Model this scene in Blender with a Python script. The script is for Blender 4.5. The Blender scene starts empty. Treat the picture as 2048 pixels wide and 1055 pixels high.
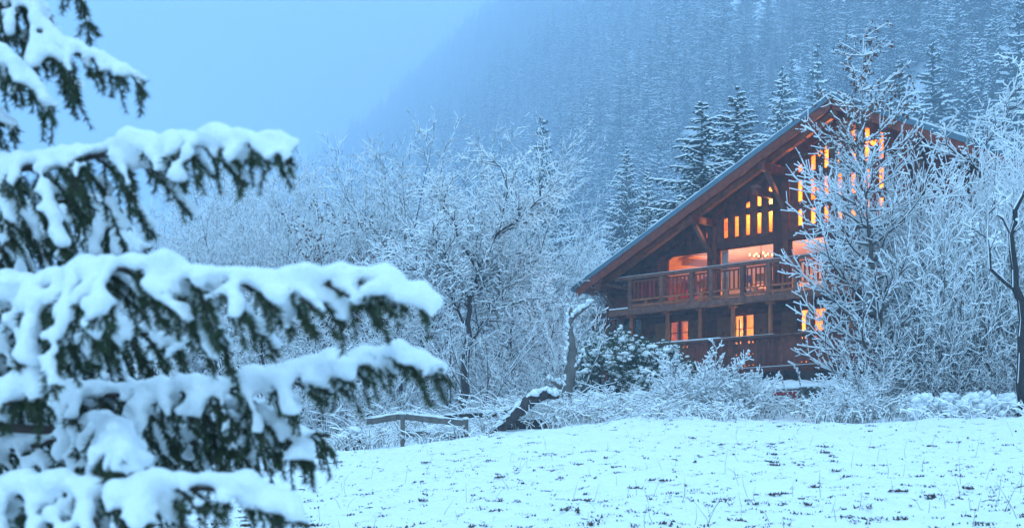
import bpy, math, random
import numpy as np
from mathutils import Vector, Matrix
from mathutils.geometry import tessellate_polygon

sc = bpy.context.scene
COL = sc.collection
RAD = math.radians

# ---------------------------------------------------------------- camera
cam_d = bpy.data.cameras.new('camera'); cam = bpy.data.objects.new('camera', cam_d); COL.objects.link(cam)
cam.location = (0, 0, 1.6); cam.rotation_euler = (RAD(90), 0, 0)
cam_d.lens = 50; cam_d.sensor_width = 36; cam_d.shift_y = 0.2112
cam_d.clip_start = 0.05; cam_d.clip_end = 6000
cam_d.dof.use_dof = True; cam_d.dof.focus_distance = 46; cam_d.dof.aperture_fstop = 4.6
sc.camera = cam
# ---------------------------------------------------------------- world
world = bpy.data.worlds.new('World'); sc.world = world; world.use_nodes = True
wn = world.node_tree.nodes; wl = world.node_tree.links
bg = wn['Background']
SUN_EL, SUN_ROT = RAD(76), RAD(-130)
sky = wn.new('ShaderNodeTexSky'); sky.sky_type = 'NISHITA'; sky.sun_disc = False
sky.sun_elevation = SUN_EL; sky.sun_rotation = SUN_ROT; sky.air_density = 1.6; sky.dust_density = 0.6; sky.ozone_density = 3
tc = wn.new('ShaderNodeTexCoord'); sx = wn.new('ShaderNodeSeparateXYZ'); wl.new(tc.outputs['Generated'], sx.inputs[0])
# overcast dome (paler at the zenith, like a real cloud layer) mixed over the clear sky
mr = wn.new('ShaderNodeMapRange'); mr.inputs['From Min'].default_value = 0.0; mr.inputs['From Max'].default_value = 1.0
wl.new(sx.outputs['Z'], mr.inputs['Value'])
oc = wn.new('ShaderNodeMix'); oc.data_type = 'RGBA'
oc.inputs['A'].default_value = (6.0, 10.2, 12.8, 1)
oc.inputs['B'].default_value = (11.6, 19.6, 27.0, 1)
wl.new(mr.outputs['Result'], oc.inputs['Factor'])
mx = wn.new('ShaderNodeMix'); mx.data_type = 'RGBA'; mx.inputs['Factor'].default_value = 0.85
wl.new(sky.outputs[0], mx.inputs['A']); wl.new(oc.outputs['Result'], mx.inputs['B'])
wl.new(mx.outputs['Result'], bg.inputs['Color']); bg.inputs['Strength'].default_value = 0.1
# ---------------------------------------------------------------- sun behind cloud
sd = bpy.data.lights.new('sun', 'SUN'); sd.energy = 1.3; sd.angle = RAD(45); sd.color = (0.52, 0.84, 1.0)
sun = bpy.data.objects.new('sun', sd); COL.objects.link(sun)
sun.rotation_euler = (RAD(14), 0, RAD(-50))
# ---------------------------------------------------------------- look
sc.view_settings.view_transform = 'Standard'; sc.view_settings.look = 'None'
sc.view_settings.exposure = 0.06; sc.view_settings.gamma = 1.0; sc.view_settings.use_curve_mapping = False
cy = sc.cycles
cy.use_denoising = True; cy.denoiser = 'OPENIMAGEDENOISE'; cy.denoising_input_passes = 'RGB_ALBEDO_NORMAL'
cy.max_bounces = 5; cy.diffuse_bounces = 3; cy.glossy_bounces = 2; cy.transmission_bounces = 3
cy.transparent_max_bounces = 10; cy.volume_bounces = 3
cy.sample_clamp_indirect = 4.0; cy.caustics_reflective = False; cy.caustics_refractive = False
cy.use_adaptive_sampling = True; cy.adaptive_threshold = 0.02

F = 2048 * 50 / 36
HY = 960.0
def P3(px, py, Y):
    """a photo measurement at a known distance Y -> a place in the world"""
    return Vector(((px - 1024) / F * Y, Y, 1.6 + (HY - py) / F * Y))

# ================================================================ materials
MATS = {}
def mat(name, base, rough=0.8, vary=0.0, noise=None, bump=None, emit=None, estr=0.0, metallic=0.0, spec=0.3, col2=None, rnd=0.0, stretch=(1, 1, 1)):
    m = bpy.data.materials.new(name); m.use_nodes = True; nt = m.node_tree; n = nt.nodes; l = nt.links
    b = n['Principled BSDF']; b.inputs['Roughness'].default_value = rough; b.inputs['Metallic'].default_value = metallic
    b.inputs['Specular IOR Level'].default_value = spec
    b.inputs['Base Color'].default_value = (*base, 1)
    geo = n.new('ShaderNodeNewGeometry'); mp = n.new('ShaderNodeMapping'); mp.inputs['Scale'].default_value = stretch
    l.new(geo.outputs['Position'], mp.inputs['Vector'])
    last = None
    if noise:
        t = n.new('ShaderNodeTexNoise'); t.inputs['Scale'].default_value = noise; t.inputs['Detail'].default_value = 5
        l.new(mp.outputs[0], t.inputs['Vector'])
        cr = n.new('ShaderNodeValToRGB'); e = cr.color_ramp.elements
        e[0].position = 0.3; e[1].position = 0.7
        c2 = col2 or tuple(c * (1 - vary) for c in base)
        e[0].color = (*c2, 1); e[1].color = (*base, 1)
        l.new(t.outputs['Fac'], cr.inputs['Fac']); last = cr.outputs['Color']
    if rnd:
        oi = n.new('ShaderNodeObjectInfo'); hs = n.new('ShaderNodeHueSaturation')
        ma = n.new('ShaderNodeMapRange'); ma.inputs['To Min'].default_value = 1 - rnd; ma.inputs['To Max'].default_value = 1 + rnd
        l.new(oi.outputs['Random'], ma.inputs['Value']); l.new(ma.outputs['Result'], hs.inputs['Value'])
        if last: l.new(last, hs.inputs['Color'])
        else: hs.inputs['Color'].default_value = (*base, 1)
        last = hs.outputs['Color']
    if last: l.new(last, b.inputs['Base Color'])
    if bump:
        t2 = n.new('ShaderNodeTexNoise'); t2.inputs['Scale'].default_value = bump[0]; t2.inputs['Detail'].default_value = 6
        l.new(mp.outputs[0], t2.inputs['Vector'])
        bp = n.new('ShaderNodeBump'); bp.inputs['Strength'].default_value = bump[1]; bp.inputs['Distance'].default_value = bump[2]
        l.new(t2.outputs['Fac'], bp.inputs['Height']); l.new(bp.outputs['Normal'], b.inputs['Normal'])
    if emit:
        b.inputs['Emission Color'].default_value = (*emit, 1); b.inputs['Emission Strength'].default_value = estr
    MATS[name] = m
    return m

M_snow = mat('snow', (0.86, 0.9, 0.93), 0.65, 0.05, 2.0, (14, 0.35, 0.03))
M_snowf = mat('snow_on_spruce', (0.86, 0.9, 0.93), 0.7, 0.03, 6.0, (45, 0.6, 0.02))
M_twsnow = mat('rime', (0.93, 0.95, 0.97), 0.7)
M_bark = mat('bark', (0.075, 0.055, 0.05), 0.9, 0.5, 9.0, (20, 0.6, 0.03), stretch=(1, 1, .3))
M_barkd = mat('black_bark', (0.04, 0.03, 0.028), 0.9, 0.5, 14.0, (25, 0.9, 0.04), stretch=(1, 1, .3))
M_barkg = mat('grey_bark', (0.20, 0.17, 0.15), 0.9, 0.5, 7.0, (20, 0.6, 0.03), stretch=(1, 1, .3))
M_twig = mat('twig_bark', (0.085, 0.06, 0.055), 0.9)
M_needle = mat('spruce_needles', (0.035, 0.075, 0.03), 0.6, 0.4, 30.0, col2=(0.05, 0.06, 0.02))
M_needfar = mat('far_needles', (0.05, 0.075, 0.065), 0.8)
M_deadleaf = mat('dead_leaf', (0.20, 0.085, 0.045), 0.9, 0.5, 12)
M_grass = mat('frozen_grass', (0.085, 0.07, 0.03), 0.9, 0.6, 1.5, col2=(0.09, 0.035, 0.025))
M_straw = mat('straw', (0.26, 0.2, 0.12), 0.9, 0.4, 4)
M_wood = mat('dark_wood', (0.19, 0.045, 0.024), 0.75, 0.55, 5.0, (18, 0.5, 0.02), rnd=0.3, stretch=(1, 1, 1))
M_woodr = mat('red_wood', (0.30, 0.06, 0.027), 0.7, 0.5, 5.0, (18, 0.4, 0.02), rnd=0.25)
M_woodl = mat('pale_wood', (0.46, 0.135, 0.05), 0.7, 0.45, 4.0, (18, 0.4, 0.02), rnd=0.15)
M_woodg = mat('grey_wood', (0.24, 0.095, 0.06), 0.8, 0.5, 6.0, (18, 0.5, 0.02), rnd=0.25)
M_shutter = mat('shutter_wood', (0.27, 0.105, 0.045), 0.75, 0.35, 6.0, rnd=0.12)
M_plaster = mat('grey_plaster', (0.25, 0.21, 0.18), 0.9, 0.35, 1.4, (6, 0.4, 0.03))
M_fascia = mat('metal_fascia', (0.13, 0.2, 0.24), 0.4, metallic=0.5)
M_stone = mat('stone', (0.14, 0.15, 0.13), 0.85, 0.6, 4.0, (14, 0.8, 0.04), rnd=0.35)
M_red = mat('red_paint', (0.42, 0.03, 0.04), 0.5, 0.3, 8)
M_grey = mat('grey_sheet', (0.13, 0.16, 0.18), 0.5, 0.3, 5)
M_white = mat('white_sheet', (0.75, 0.75, 0.75), 0.6)
M_black = mat('black_paint', (0.02, 0.02, 0.025), 0.6)
M_redcloth = mat('red_cloth', (0.45, 0.02, 0.04), 0.9, 0.3, 6)
M_bluecloth = mat('blue_cloth', (0.12, 0.22, 0.4), 0.9, 0.2, 6)
M_room = mat('room_plaster', (0.78, 0.62, 0.56), 0.9, 0.12, 1.0)
M_roomw = mat('room_wood', (0.62, 0.27, 0.075), 0.7, 0.35, 2.5, stretch=(1, 1, 4))
M_curtain = mat('curtain', (0.8, 0.6, 0.45), 0.9, 0.2, 6, stretch=(4, 4, .3))
M_bulb = mat('bulb', (1, 0.8, 0.5), 0.5, emit=(1.0, 0.62, 0.25), estr=3.5)
M_brass = mat('brass', (0.5, 0.33, 0.12), 0.35, metallic=0.8)
def glass_mat(name, tint, refl):
    m = bpy.data.materials.new(name); m.use_nodes = True; nt = m.node_tree; n = nt.nodes; l = nt.links
    for x in list(n): n.remove(x)
    o = n.new('ShaderNodeOutputMaterial'); t = n.new('ShaderNodeBsdfTransparent'); t.inputs[0].default_value = (*tint, 1)
    g = n.new('ShaderNodeBsdfGlossy'); g.inputs['Roughness'].default_value = 0.02
    fr = n.new('ShaderNodeFresnel'); fr.inputs[0].default_value = refl
    mx = n.new('ShaderNodeMixShader'); l.new(fr.outputs[0], mx.inputs[0]); l.new(t.outputs[0], mx.inputs[1]); l.new(g.outputs[0], mx.inputs[2])
    l.new(mx.outputs[0], o.inputs[0]); return m
M_glass = glass_mat('window_glass', (0.95, 0.96, 0.97), 1.4)
M_glassb = glass_mat('veranda_glass', (0.55, 0.65, 0.7), 2.6)

# snow field: white with small dark thin spots where frozen turf breaks through
def field_mat():
    m = mat('field_snow', (0.88, 0.91, 0.94), 0.6)
    nt = m.node_tree; n = nt.nodes; l = nt.links; b = n['Principled BSDF']
    geo = n.new('ShaderNodeNewGeometry')
    mp = n.new('ShaderNodeMapping'); mp.inputs['Scale'].default_value = (1, 1.1, 1.2); l.new(geo.outputs['Position'], mp.inputs['Vector'])
    big = n.new('ShaderNodeTexNoise'); big.inputs['Scale'].default_value = 0.35; big.inputs['Detail'].default_value = 2; l.new(mp.outputs[0], big.inputs['Vector'])
    t = n.new('ShaderNodeTexNoise'); t.inputs['Scale'].default_value = 3.6; t.inputs['Detail'].default_value = 4; t.inputs['Roughness'].default_value = 0.62
    l.new(mp.outputs[0], t.inputs['Vector'])
    ad = n.new('ShaderNodeMath'); ad.operation = 'MULTIPLY_ADD'; ad.inputs[1].default_value = 0.22
    l.new(big.outputs['Fac'], ad.inputs[0]); l.new(t.outputs['Fac'], ad.inputs[2])
    cr = n.new('ShaderNodeValToRGB'); e = cr.color_ramp.elements
    e[0].position = 0.765; e[0].color = (0, 0, 0, 1); e[1].position = 0.80; e[1].color = (1, 1, 1, 1)
    l.new(ad.outputs[0], cr.inputs['Fac'])
    mix = n.new('ShaderNodeMix'); mix.data_type = 'RGBA'; mix.inputs['A'].default_value = (0.88, 0.91, 0.94, 1)
    mix.inputs['B'].default_value = (0.10, 0.085, 0.06, 1); l.new(cr.outputs['Color'], mix.inputs['Factor'])
    l.new(mix.outputs['Result'], b.inputs['Base Color'])
    t2 = n.new('ShaderNodeTexNoise'); t2.inputs['Scale'].default_value = 6; t2.inputs['Detail'].default_value = 5; l.new(geo.outputs['Position'], t2.inputs['Vector'])
    bp = n.new('ShaderNodeBump'); bp.inputs['Strength'].default_value = 0.9; bp.inputs['Distance'].default_value = 0.07
    l.new(t2.outputs['Fac'], bp.inputs['Height']); l.new(bp.outputs['Normal'], b.inputs['Normal'])
    return m
M_field = field_mat()

# ================================================================ helpers
def setp(o, label=None, cat=None, group=None, kind=None):
    if label: o['label'] = label
    if cat: o['category'] = cat
    if group: o['group'] = group
    if kind: o['kind'] = kind
    return o
def empty(name, loc, rz=0.0, label=None, cat=None, group=None):
    o = bpy.data.objects.new(name, None); COL.objects.link(o); o.location = loc; o.rotation_euler = (0, 0, rz)
    o.empty_display_size = 0.2
    return setp(o, label, cat, group)
def link(name, me, parent=None, loc=None):
    o = bpy.data.objects.new(name, me); COL.objects.link(o)
    if parent: o.parent = parent
    if loc is not None: o.location = loc
    return o
def vnoise(x, y, s=0):
    xi = np.floor(x).astype(np.int64); yi = np.floor(y).astype(np.int64); fx = x - xi; fy = y - yi
    def h(a, b):
        n = (a * 374761393 + b * 668265263 + s * 982451653) & 0xffffffff
        n = ((n ^ (n >> 13)) * 1274126177) & 0xffffffff
        return ((n ^ (n >> 16)) & 0xffff) / 65535.0
    u = fx * fx * (3 - 2 * fx); v = fy * fy * (3 - 2 * fy)
    return (h(xi, yi) * (1 - u) + h(xi + 1, yi) * u) * (1 - v) + (h(xi, yi + 1) * (1 - u) + h(xi + 1, yi + 1) * u) * v
def sstep(a, b, x):
    t = np.clip((x - a) / (b - a), 0, 1); return t * t * (3 - 2 * t)

class Geo:
    """collects vertices and faces (tris and quads) with a material slot each"""
    def __init__(s): s.v = []; s.f3 = []; s.f4 = []; s.m3 = []; s.m4 = []; s.n = 0
    def add(s, v, f, m=0):
        v = np.asarray(v, float).reshape(-1, 3); f = np.asarray(f, int)
        if len(v) == 0 or len(f) == 0: return
        s.v.append(v)
        if f.shape[1] == 3: s.f3.append(f + s.n); s.m3.append(np.full(len(f), m))
        else: s.f4.append(f + s.n); s.m4.append(np.full(len(f), m))
        s.n += len(v)
    def segs(s, P0, P1, R0, R1, k=3, m=0, ext=0.0):
        P0 = np.asarray(P0, float).reshape(-1, 3); P1 = np.asarray(P1, float).reshape(-1, 3)
        if len(P0) == 0: return
        R0 = np.broadcast_to(np.asarray(R0, float), (len(P0),)); R1 = np.broadcast_to(np.asarray(R1, float), (len(P0),))
        d = P1 - P0; L = np.linalg.norm(d, axis=1, keepdims=True) + 1e-9; d = d / L
        if ext: P0 = P0 - d * (R0 * ext)[:, None]; P1 = P1 + d * (R1 * ext)[:, None]
        a = np.where(np.abs(d[:, 2:3]) < 0.9, np.array([[0, 0, 1.]]), np.array([[1., 0, 0]]))
        u = np.cross(d, a); u /= np.linalg.norm(u, axis=1, keepdims=True) + 1e-9; w = np.cross(u, d)
        ang = np.arange(k) * 2 * math.pi / k + (math.pi / 2)
        ca = np.cos(ang)[None, :, None]; sa = np.sin(ang)[None, :, None]
        off = u[:, None, :] * ca + w[:, None, :] * sa
        A = P0[:, None, :] + off * R0[:, None, None]; B = P1[:, None, :] + off * R1[:, None, None]
        v = np.concatenate([A, B], 1)
        i = np.arange(k); j = (i + 1) % k
        f = np.stack([i, j, j + k, i + k], 1)[None] + (np.arange(len(P0)) * 2 * k)[:, None, None]
        s.add(v, f.reshape(-1, 4), m)
    def tube(s, pts, rad, k=8, m=0, cap=True):
        """one continuous tube along a polyline"""
        P = np.asarray(pts, float); R = np.asarray(rad, float); n = len(P)
        d = np.gradient(P, axis=0); d /= np.linalg.norm(d, axis=1, keepdims=True) + 1e-9
        ref = np.array([0, 0, 1.]) if abs(d[:, 2]).mean() < 0.8 else np.array([0, 1., 0])
        u = np.cross(d, ref); u /= np.linalg.norm(u, axis=1, keepdims=True) + 1e-9; w = np.cross(u, d)
        ang = np.arange(k) * 2 * math.pi / k
        v = P[:, None] + (u[:, None] * np.cos(ang)[None, :, None] + w[:, None] * np.sin(ang)[None, :, None]) * R[:, None, None]
        v = v.reshape(-1, 3); i = np.arange(k); j = (i + 1) % k
        f = np.concatenate([np.stack([i + a * k, j + a * k, j + (a + 1) * k, i + (a + 1) * k], 1) for a in range(n - 1)])
        if cap:
            v = np.vstack([v, P[:1], P[-1:]]); c0 = n * k; c1 = c0 + 1
            f2 = np.concatenate([np.stack([j, i, np.full(k, c0), np.full(k, c0)], 1), np.stack([i + (n - 1) * k, j + (n - 1) * k, np.full(k, c1), np.full(k, c1)], 1)])[:, :3]
            base = s.n; s.add(v, f, m); s.f3.append(f2 + base); s.m3.append(np.full(len(f2), m))
        else: s.add(v, f, m)
    def box(s, c, size, rot=None, m=0):
        v = np.array([[x, y, z] for x in (-.5, .5) for y in (-.5, .5) for z in (-.5, .5)]) * np.array(size)
        if rot is not None: v = v @ np.array(rot.to_3x3()).T
        s.add(v + np.array(c), [[0, 1, 3, 2], [4, 6, 7, 5], [0, 4, 5, 1], [2, 3, 7, 6], [0, 2, 6, 4], [1, 5, 7, 3]], m)
    def blobs(s, C, S, m=0, jit=0.18, seed=0):
        """lumpy small blobs: centre, (sx,sy,sz)"""
        rs = np.random.RandomState(seed); C = np.asarray(C, float).reshape(-1, 3); S = np.asarray(S, float)
        if S.ndim == 1: S = np.repeat(S[:, None], 3, 1)
        v0, f0 = ICO; V = v0[None] * S[:, None, :] * (1 + rs.uniform(-jit, jit, (len(C), len(v0), 1))) + C[:, None, :]
        f = f0[None] + (np.arange(len(C)) * len(v0))[:, None, None]
        s.add(V, f.reshape(-1, 3), m)
    def mesh(s, name, mats, smooth=False):
        me = bpy.data.meshes.new(name)
        v = np.vstack(s.v) if s.v else np.zeros((0, 3))
        f3 = np.vstack(s.f3) if s.f3 else np.zeros((0, 3), int); f4 = np.vstack(s.f4) if s.f4 else np.zeros((0, 4), int)
        me.vertices.add(len(v)); me.vertices.foreach_set('co', v.astype(np.float32).ravel())
        nl = len(f3) * 3 + len(f4) * 4; me.loops.add(nl)
        me.loops.foreach_set('vertex_index', np.concatenate([f3.ravel(), f4.ravel()]).astype(np.int32))
        me.polygons.add(len(f3) + len(f4))
        st = np.concatenate([np.arange(len(f3)) * 3, len(f3) * 3 + np.arange(len(f4)) * 4])
        me.polygons.foreach_set('loop_start', st.astype(np.int32))
        mi = np.concatenate([np.concatenate(s.m3) if s.m3 else np.zeros(0), np.concatenate(s.m4) if s.m4 else np.zeros(0)])
        me.polygons.foreach_set('material_index', mi.astype(np.int32))
        me.polygons.foreach_set('use_smooth', np.full(len(f3) + len(f4), bool(smooth)))
        for m in mats: me.materials.append(m)
        me.update(calc_edges=True); me.validate()
        return me
def snow_cap(name, pts, hw, ht, parent=None, seed=0, mm=None, rag=.35, step=.05):
    """a ragged band of settled snow along a line"""
    rs = np.random.RandomState(seed); P = [np.array(p, float) for p in pts]; Q = []
    for a, b in zip(P[:-1], P[1:]):
        n = max(2, int(np.linalg.norm(b - a) / step)); Q += [a + (b - a) * i / n for i in range(n)]
    Q.append(P[-1]); Q = np.array(Q); n = len(Q); d = np.gradient(Q, axis=0); d[:, 2] = 0; d /= np.linalg.norm(d, axis=1, keepdims=True) + 1e-9
    sd = np.stack([d[:, 1], -d[:, 0], 0 * d[:, 0]], 1)
    def sm(k, amp): x = np.convolve(rs.uniform(-1, 1, n + 8), np.ones(k) / k, 'same')[4:-4] * amp; return x
    wl_ = hw * (1 + sm(3, rag * 1.5) + sm(9, rag * 3)); wr_ = hw * (1 + sm(3, rag * 1.5) + sm(9, rag * 3)); hh = ht * (1 + sm(3, rag) + sm(9, rag * 3)); end = np.minimum(1, np.minimum(np.arange(n), np.arange(n)[::-1]) / 3 + .25)
    wl_, wr_, hh = wl_ * end, wr_ * end, hh * end; up = np.array([0, 0, 1.]); v = []
    for f, h_ in ((-1, -.7), (-1.08, -.1), (-.72, .6), (-.1, 1), (.5, .8), (1, .2), (1, -.6)):
        w_ = np.where(f < 0, wl_, wr_); v.append(Q + sd * (f * w_)[:, None] + up * (h_ * hh)[:, None])
    v = np.stack(v, 1).reshape(-1, 3); f = [(7 * i + j, 7 * i + 7 + j, 7 * i + 8 + j, 7 * i + 1 + j) for i in range(n - 1) for j in range(6)] + [(7 * i + 6, 7 * i + 13, 7 * i + 7, 7 * i) for i in range(n - 1)]
    g = Geo(); g.add(v, f); g.f3.append(np.array([(0, 1, 2), (0, 2, 3), (0, 3, 4), (0, 4, 5), (0, 5, 6)] + [tuple(7 * (n - 1) + q for q in t) for t in ((0, 2, 1), (0, 3, 2), (0, 4, 3), (0, 5, 4), (0, 6, 5))])); g.m3.append(np.zeros(10))
    return link(name, g.mesh(name + '_cap', [mm or M_snow], True), parent)
def _ico():
    t = (1 + 5 ** .5) / 2
    v = [(-1, t, 0), (1, t, 0), (-1, -t, 0), (1, -t, 0), (0, -1, t), (0, 1, t), (0, -1, -t), (0, 1, -t), (t, 0, -1), (t, 0, 1), (-t, 0, -1), (-t, 0, 1)]
    f = [(0, 11, 5), (0, 5, 1), (0, 1, 7), (0, 7, 10), (0, 10, 11), (1, 5, 9), (5, 11, 4), (11, 10, 2), (10, 7, 6), (7, 1, 8), (3, 9, 4), (3, 4, 2), (3, 2, 6), (3, 6, 8), (3, 8, 9), (4, 9, 5), (2, 4, 11), (6, 2, 10), (8, 6, 7), (9, 8, 1)]
    v = np.array(v, float); v /= np.linalg.norm(v, axis=1, keepdims=True); return v, np.array(f)
ICO = _ico()

# ================================================================ ground
BX0, BX1 = 11.6, 24.0
def ground(X, Y):
    X = np.asarray(X, float); Y = np.asarray(Y, float)
    z = np.where(Y < 100, .085 * Y - .1, 8.4 + .03 * (Y - 100)) + .018 * np.clip(X, -40, 30)
    z = np.where(Y < 0, .03 * Y - .1 + .018 * np.clip(X, -40, 30), z)
    z = z - .07 * np.clip(3 - X, 0, 11) * (1 - sstep(38, 60, Y)) * sstep(0, 20, Y)
    # mountainside rising to the upper right
    t = .925 * X + .38 * Y
    s0, s1, sl = 66., 212., 1.0
    u = np.clip((t - s0) / (s1 - s0), 0, 1)
    h = sl * (s1 - s0) * (u ** 3 - u ** 4 / 2) + sl * np.clip(t - s1, 0, None)
    far = sstep(80, 150, Y)
    z = z + h * far
    z = z + far * 5 * (vnoise(X / 45, Y / 45, 3) - .5) + far * np.clip(h / 60, 0, 1) * 26 * (vnoise(X / 150, Y / 230, 5) - .5)
    # garden terrace held by the dry stone wall
    lx = (X - 10.77) * .7295 - (Y - 48) * .684; ly = (X - 10.77) * .684 + (Y - 48) * .7295
    z = z + .75 * sstep(-2.55, -2.1, ly) * sstep(-8, -5, lx) * (1 - sstep(18, 22, ly))
    return np.minimum(z, 660 + 0 * z)
def lumps(X, Y):
    a = .13 * (vnoise(X / .9, Y / .9, 11) - .5) + .10 * (vnoise(X / .38, Y / .38, 12) - .5) + .07 * (vnoise(X / .17, Y / .17, 13) - .5) + .3 * (vnoise(X / 4, Y / 4, 14) - .5)
    return a * (1 - sstep(50, 80, Y))
def gz(x, y): return float(ground(x, y) + lumps(np.array(x * 1.0), np.array(y * 1.0)))
def axis(lo, hi, step, a, b, growth=1.12):
    mid = list(np.arange(lo, hi, step)); left = []; x = lo; s = step
    while x > a: s = min(s * growth, 34); x -= s; left.append(x)
    right = []; x = mid[-1]; s = step
    while x < b: s = min(s * growth, 34); x += s; right.append(x)
    return np.array(left[::-1] + mid + right)
xs = axis(-8, 16, .17, -2000, 2000); ys = axis(12.5, 42, .16, -200, 2200, 1.08)
XX, YY = np.meshgrid(xs, ys); ZZ = ground(XX, YY) + lumps(XX, YY)
g = Geo(); nx, ny = len(xs), len(ys); ii = np.arange(nx - 1)[None] + (np.arange(ny - 1) * nx)[:, None]; ii = ii.ravel()
g.add(np.stack([XX, YY, ZZ], -1).reshape(-1, 3), np.stack([ii, ii + 1, ii + 1 + nx, ii + nx], 1))
o = link('ground', g.mesh('ground', [M_field], True)); setp(o, 'snow covered meadow rising to the misty mountainside', kind='structure')

# ================================================================ air
hz = bpy.data.materials.new('haze_air'); hz.use_nodes = True
for x in list(hz.node_tree.nodes): hz.node_tree.nodes.remove(x)
ho = hz.node_tree.nodes.new('ShaderNodeOutputMaterial'); pv = hz.node_tree.nodes.new('ShaderNodeVolumePrincipled')
pv.inputs['Color'].default_value = (0.64, 0.79, 0.95, 1); pv.inputs['Density'].default_value = 0.0014; pv.inputs['Anisotropy'].default_value = 0.0
hz.node_tree.links.new(pv.outputs[0], ho.inputs['Volume'])
g = Geo(); g.box((0, 1015, 358), (4100, 2530, 760)); o = link('haze', g.mesh('haze', [hz]))
setp(o, 'pale blue mist filling the valley air', kind='stuff')

# ================================================================ chalet
TH = math.atan2(-.684, .7295); ZB = 4.3
chalet = empty('chalet', (10.77, 48, ZB), TH, 'large dark timber chalet with lit windows and two balconies', 'chalet')
BOXES = {}
def unit(mm):
    if mm.name not in BOXES:
        g = Geo(); g.box((0, 0, 0), (1, 1, 1)); BOXES[mm.name] = g.mesh('box_' + mm.name, [mm])
    return BOXES[mm.name]
def bx(name, x0, x1, y0, y1, z0, z1, mm, parent=None, ry=0.0, kind=None, sub=False):
    o = link(name, unit(mm), parent or chalet)
    dz = 0 if sub else ZB
    o.location = ((x0 + x1) / 2, (y0 + y1) / 2, (z0 + z1) / 2 - ZB); o.scale = (x1 - x0, y1 - y0, z1 - z0)
    o.rotation_euler = (0, ry, 0)
    return o
def bar(name, p, q, w, h, mm, parent=None):
    """a squared timber from p to q (chalet coordinates)"""
    p = Vector(p); q = Vector(q); d = q - p; o = link(name, unit(mm), parent or chalet)
    c = (p + q) / 2; o.location = (c.x, c.y, c.z - ZB); o.rotation_euler = d.to_track_quat('X', 'Z').to_euler()
    o.scale = (d.length, w, h); return o
def poly(name, outer, holes, y0, y1, mm, parent=None):
    loops = [[Vector((a, b, 0)) for a, b in outer]] + [[Vector((a, b, 0)) for a, b in h] for h in holes]
    tri = tessellate_polygon(loops); pts = [p for lp in loops for p in lp]; n = len(pts)
    v = [(p.x, y0, p.y - ZB) for p in pts] + [(p.x, y1, p.y - ZB) for p in pts]
    f3 = [t for t in tri] + [tuple(i + n for i in t[::-1]) for t in tri]
    g = Geo(); g.add(v, f3); f4 = []; b = 0
    for lp in loops:
        k = len(lp); f4 += [(b + i, b + (i + 1) % k, b + (i + 1) % k + n, b + i + n) for i in range(k)]; b += k
    g.f4.append(np.array(f4)); g.m4.append(np.zeros(len(f4)))
    return link(name, g.mesh(name, [mm]), parent or chalet)
def pitem(zfun): pass
PITCH = .475; RZ = 14.65
def rz_(x, drop=0): return RZ - PITCH * abs(x) - drop
WY = 1.7
cosp = 1 / math.sqrt(1 + PITCH ** 2)
# --- roof
def slab(name, side, x0, x1, top, bot, y0, y1, mm, parent=None, wob=0.0):
    """sloping slab; top/bot measured below the roof line"""
    g = Geo(); n = 2 if not wob else 60
    X = np.linspace(x0, x1, n); rs = np.random.RandomState(int(abs(x1) * 10))
    ed = rs.uniform(-wob, wob, n) if wob else np.zeros(n)
    v = []
    for x, e in zip(X, ed):
        v += [(side * x, y0, rz_(x, top) - ZB + e), (side * x, y1, rz_(x, top) - ZB + e), (side * x, y0, rz_(x, bot) - ZB), (side * x, y1, rz_(x, bot) - ZB)]
    f = []
    for i in range(n - 1):
        a = 4 * i; b = a + 4; f += [(a, b, b + 1, a + 1), (a + 2, a + 3, b + 3, b + 2), (a, a + 2, b + 2, b), (a + 1, b + 1, b + 3, a + 3)]
    e = 4 * (n - 1); f += [(0, 1, 3, 2), (e, e + 2, e + 3, e + 1)]
    g.add(v, f); return link(name, g.mesh(name, [mm]), parent or chalet)
for sd_ in (-1, 1):
    rf = slab('roof', sd_, 0.0, 11.4, .03, .16, .06, 15, M_woodr)
    slab('snow', sd_, 0.0, 11.45, -.09, .03, .03, 15.02, M_snow, rf, wob=.02)
    slab('fascia', sd_, 0.0, 11.42, -.02, .17, -.02, .055, M_fascia, rf)
    slab('barge_board', sd_, 0.05, 11.3, .175, .5, .0, .07, M_woodr, rf)
    k = 0
    for yy in np.arange(.09, 1.66, .2):
        slab('soffit_board', sd_, 0.1, 11.3, .165, .185, yy, yy + .185, M_woodr if k % 2 else M_wood, rf); k += 1
    slab('rafter', sd_, .2, 11.2, .19, .43, .72, .9, M_woodl, rf)
    slab('rafter', sd_, .2, 10.6, .19, .46, 1.42, 1.6, M_wood, rf)
    slab('gutter', sd_, 11.42, 11.55, .02, .16, -.05, 15, M_fascia, rf)
# --- purlins with braces
for x in (-10.3, -5.95, -2.85, 0, 2.85, 5.95, 10.3):
    z = rz_(x, .62)
    bx('purlin', x - .13, x + .13, .1, 2.4, z - .16, z + .13, M_wood)
    if abs(x) > .1: bar('brace', (x, .45, z - .2), (x, 1.6, z - 1.35), .14, .14, M_woodg)
    else: bar('brace', (x, .45, z - .2), (x, 1.6, z - 1.0), .14, .14, M_woodg)
bar('brace', (-9.0, 1.6, 8.9), (-10.2, .5, 9.2), .12, .12, M_woodg)
# jutting carved beam end on the tall post
bx('beam_end', -3.4, -3.2, .3, 1.5, 11.75, 11.98, M_wood); bx('beam_end', -3.42, -3.18, .35, .6, 11.98, 12.08, M_woodg)
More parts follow.
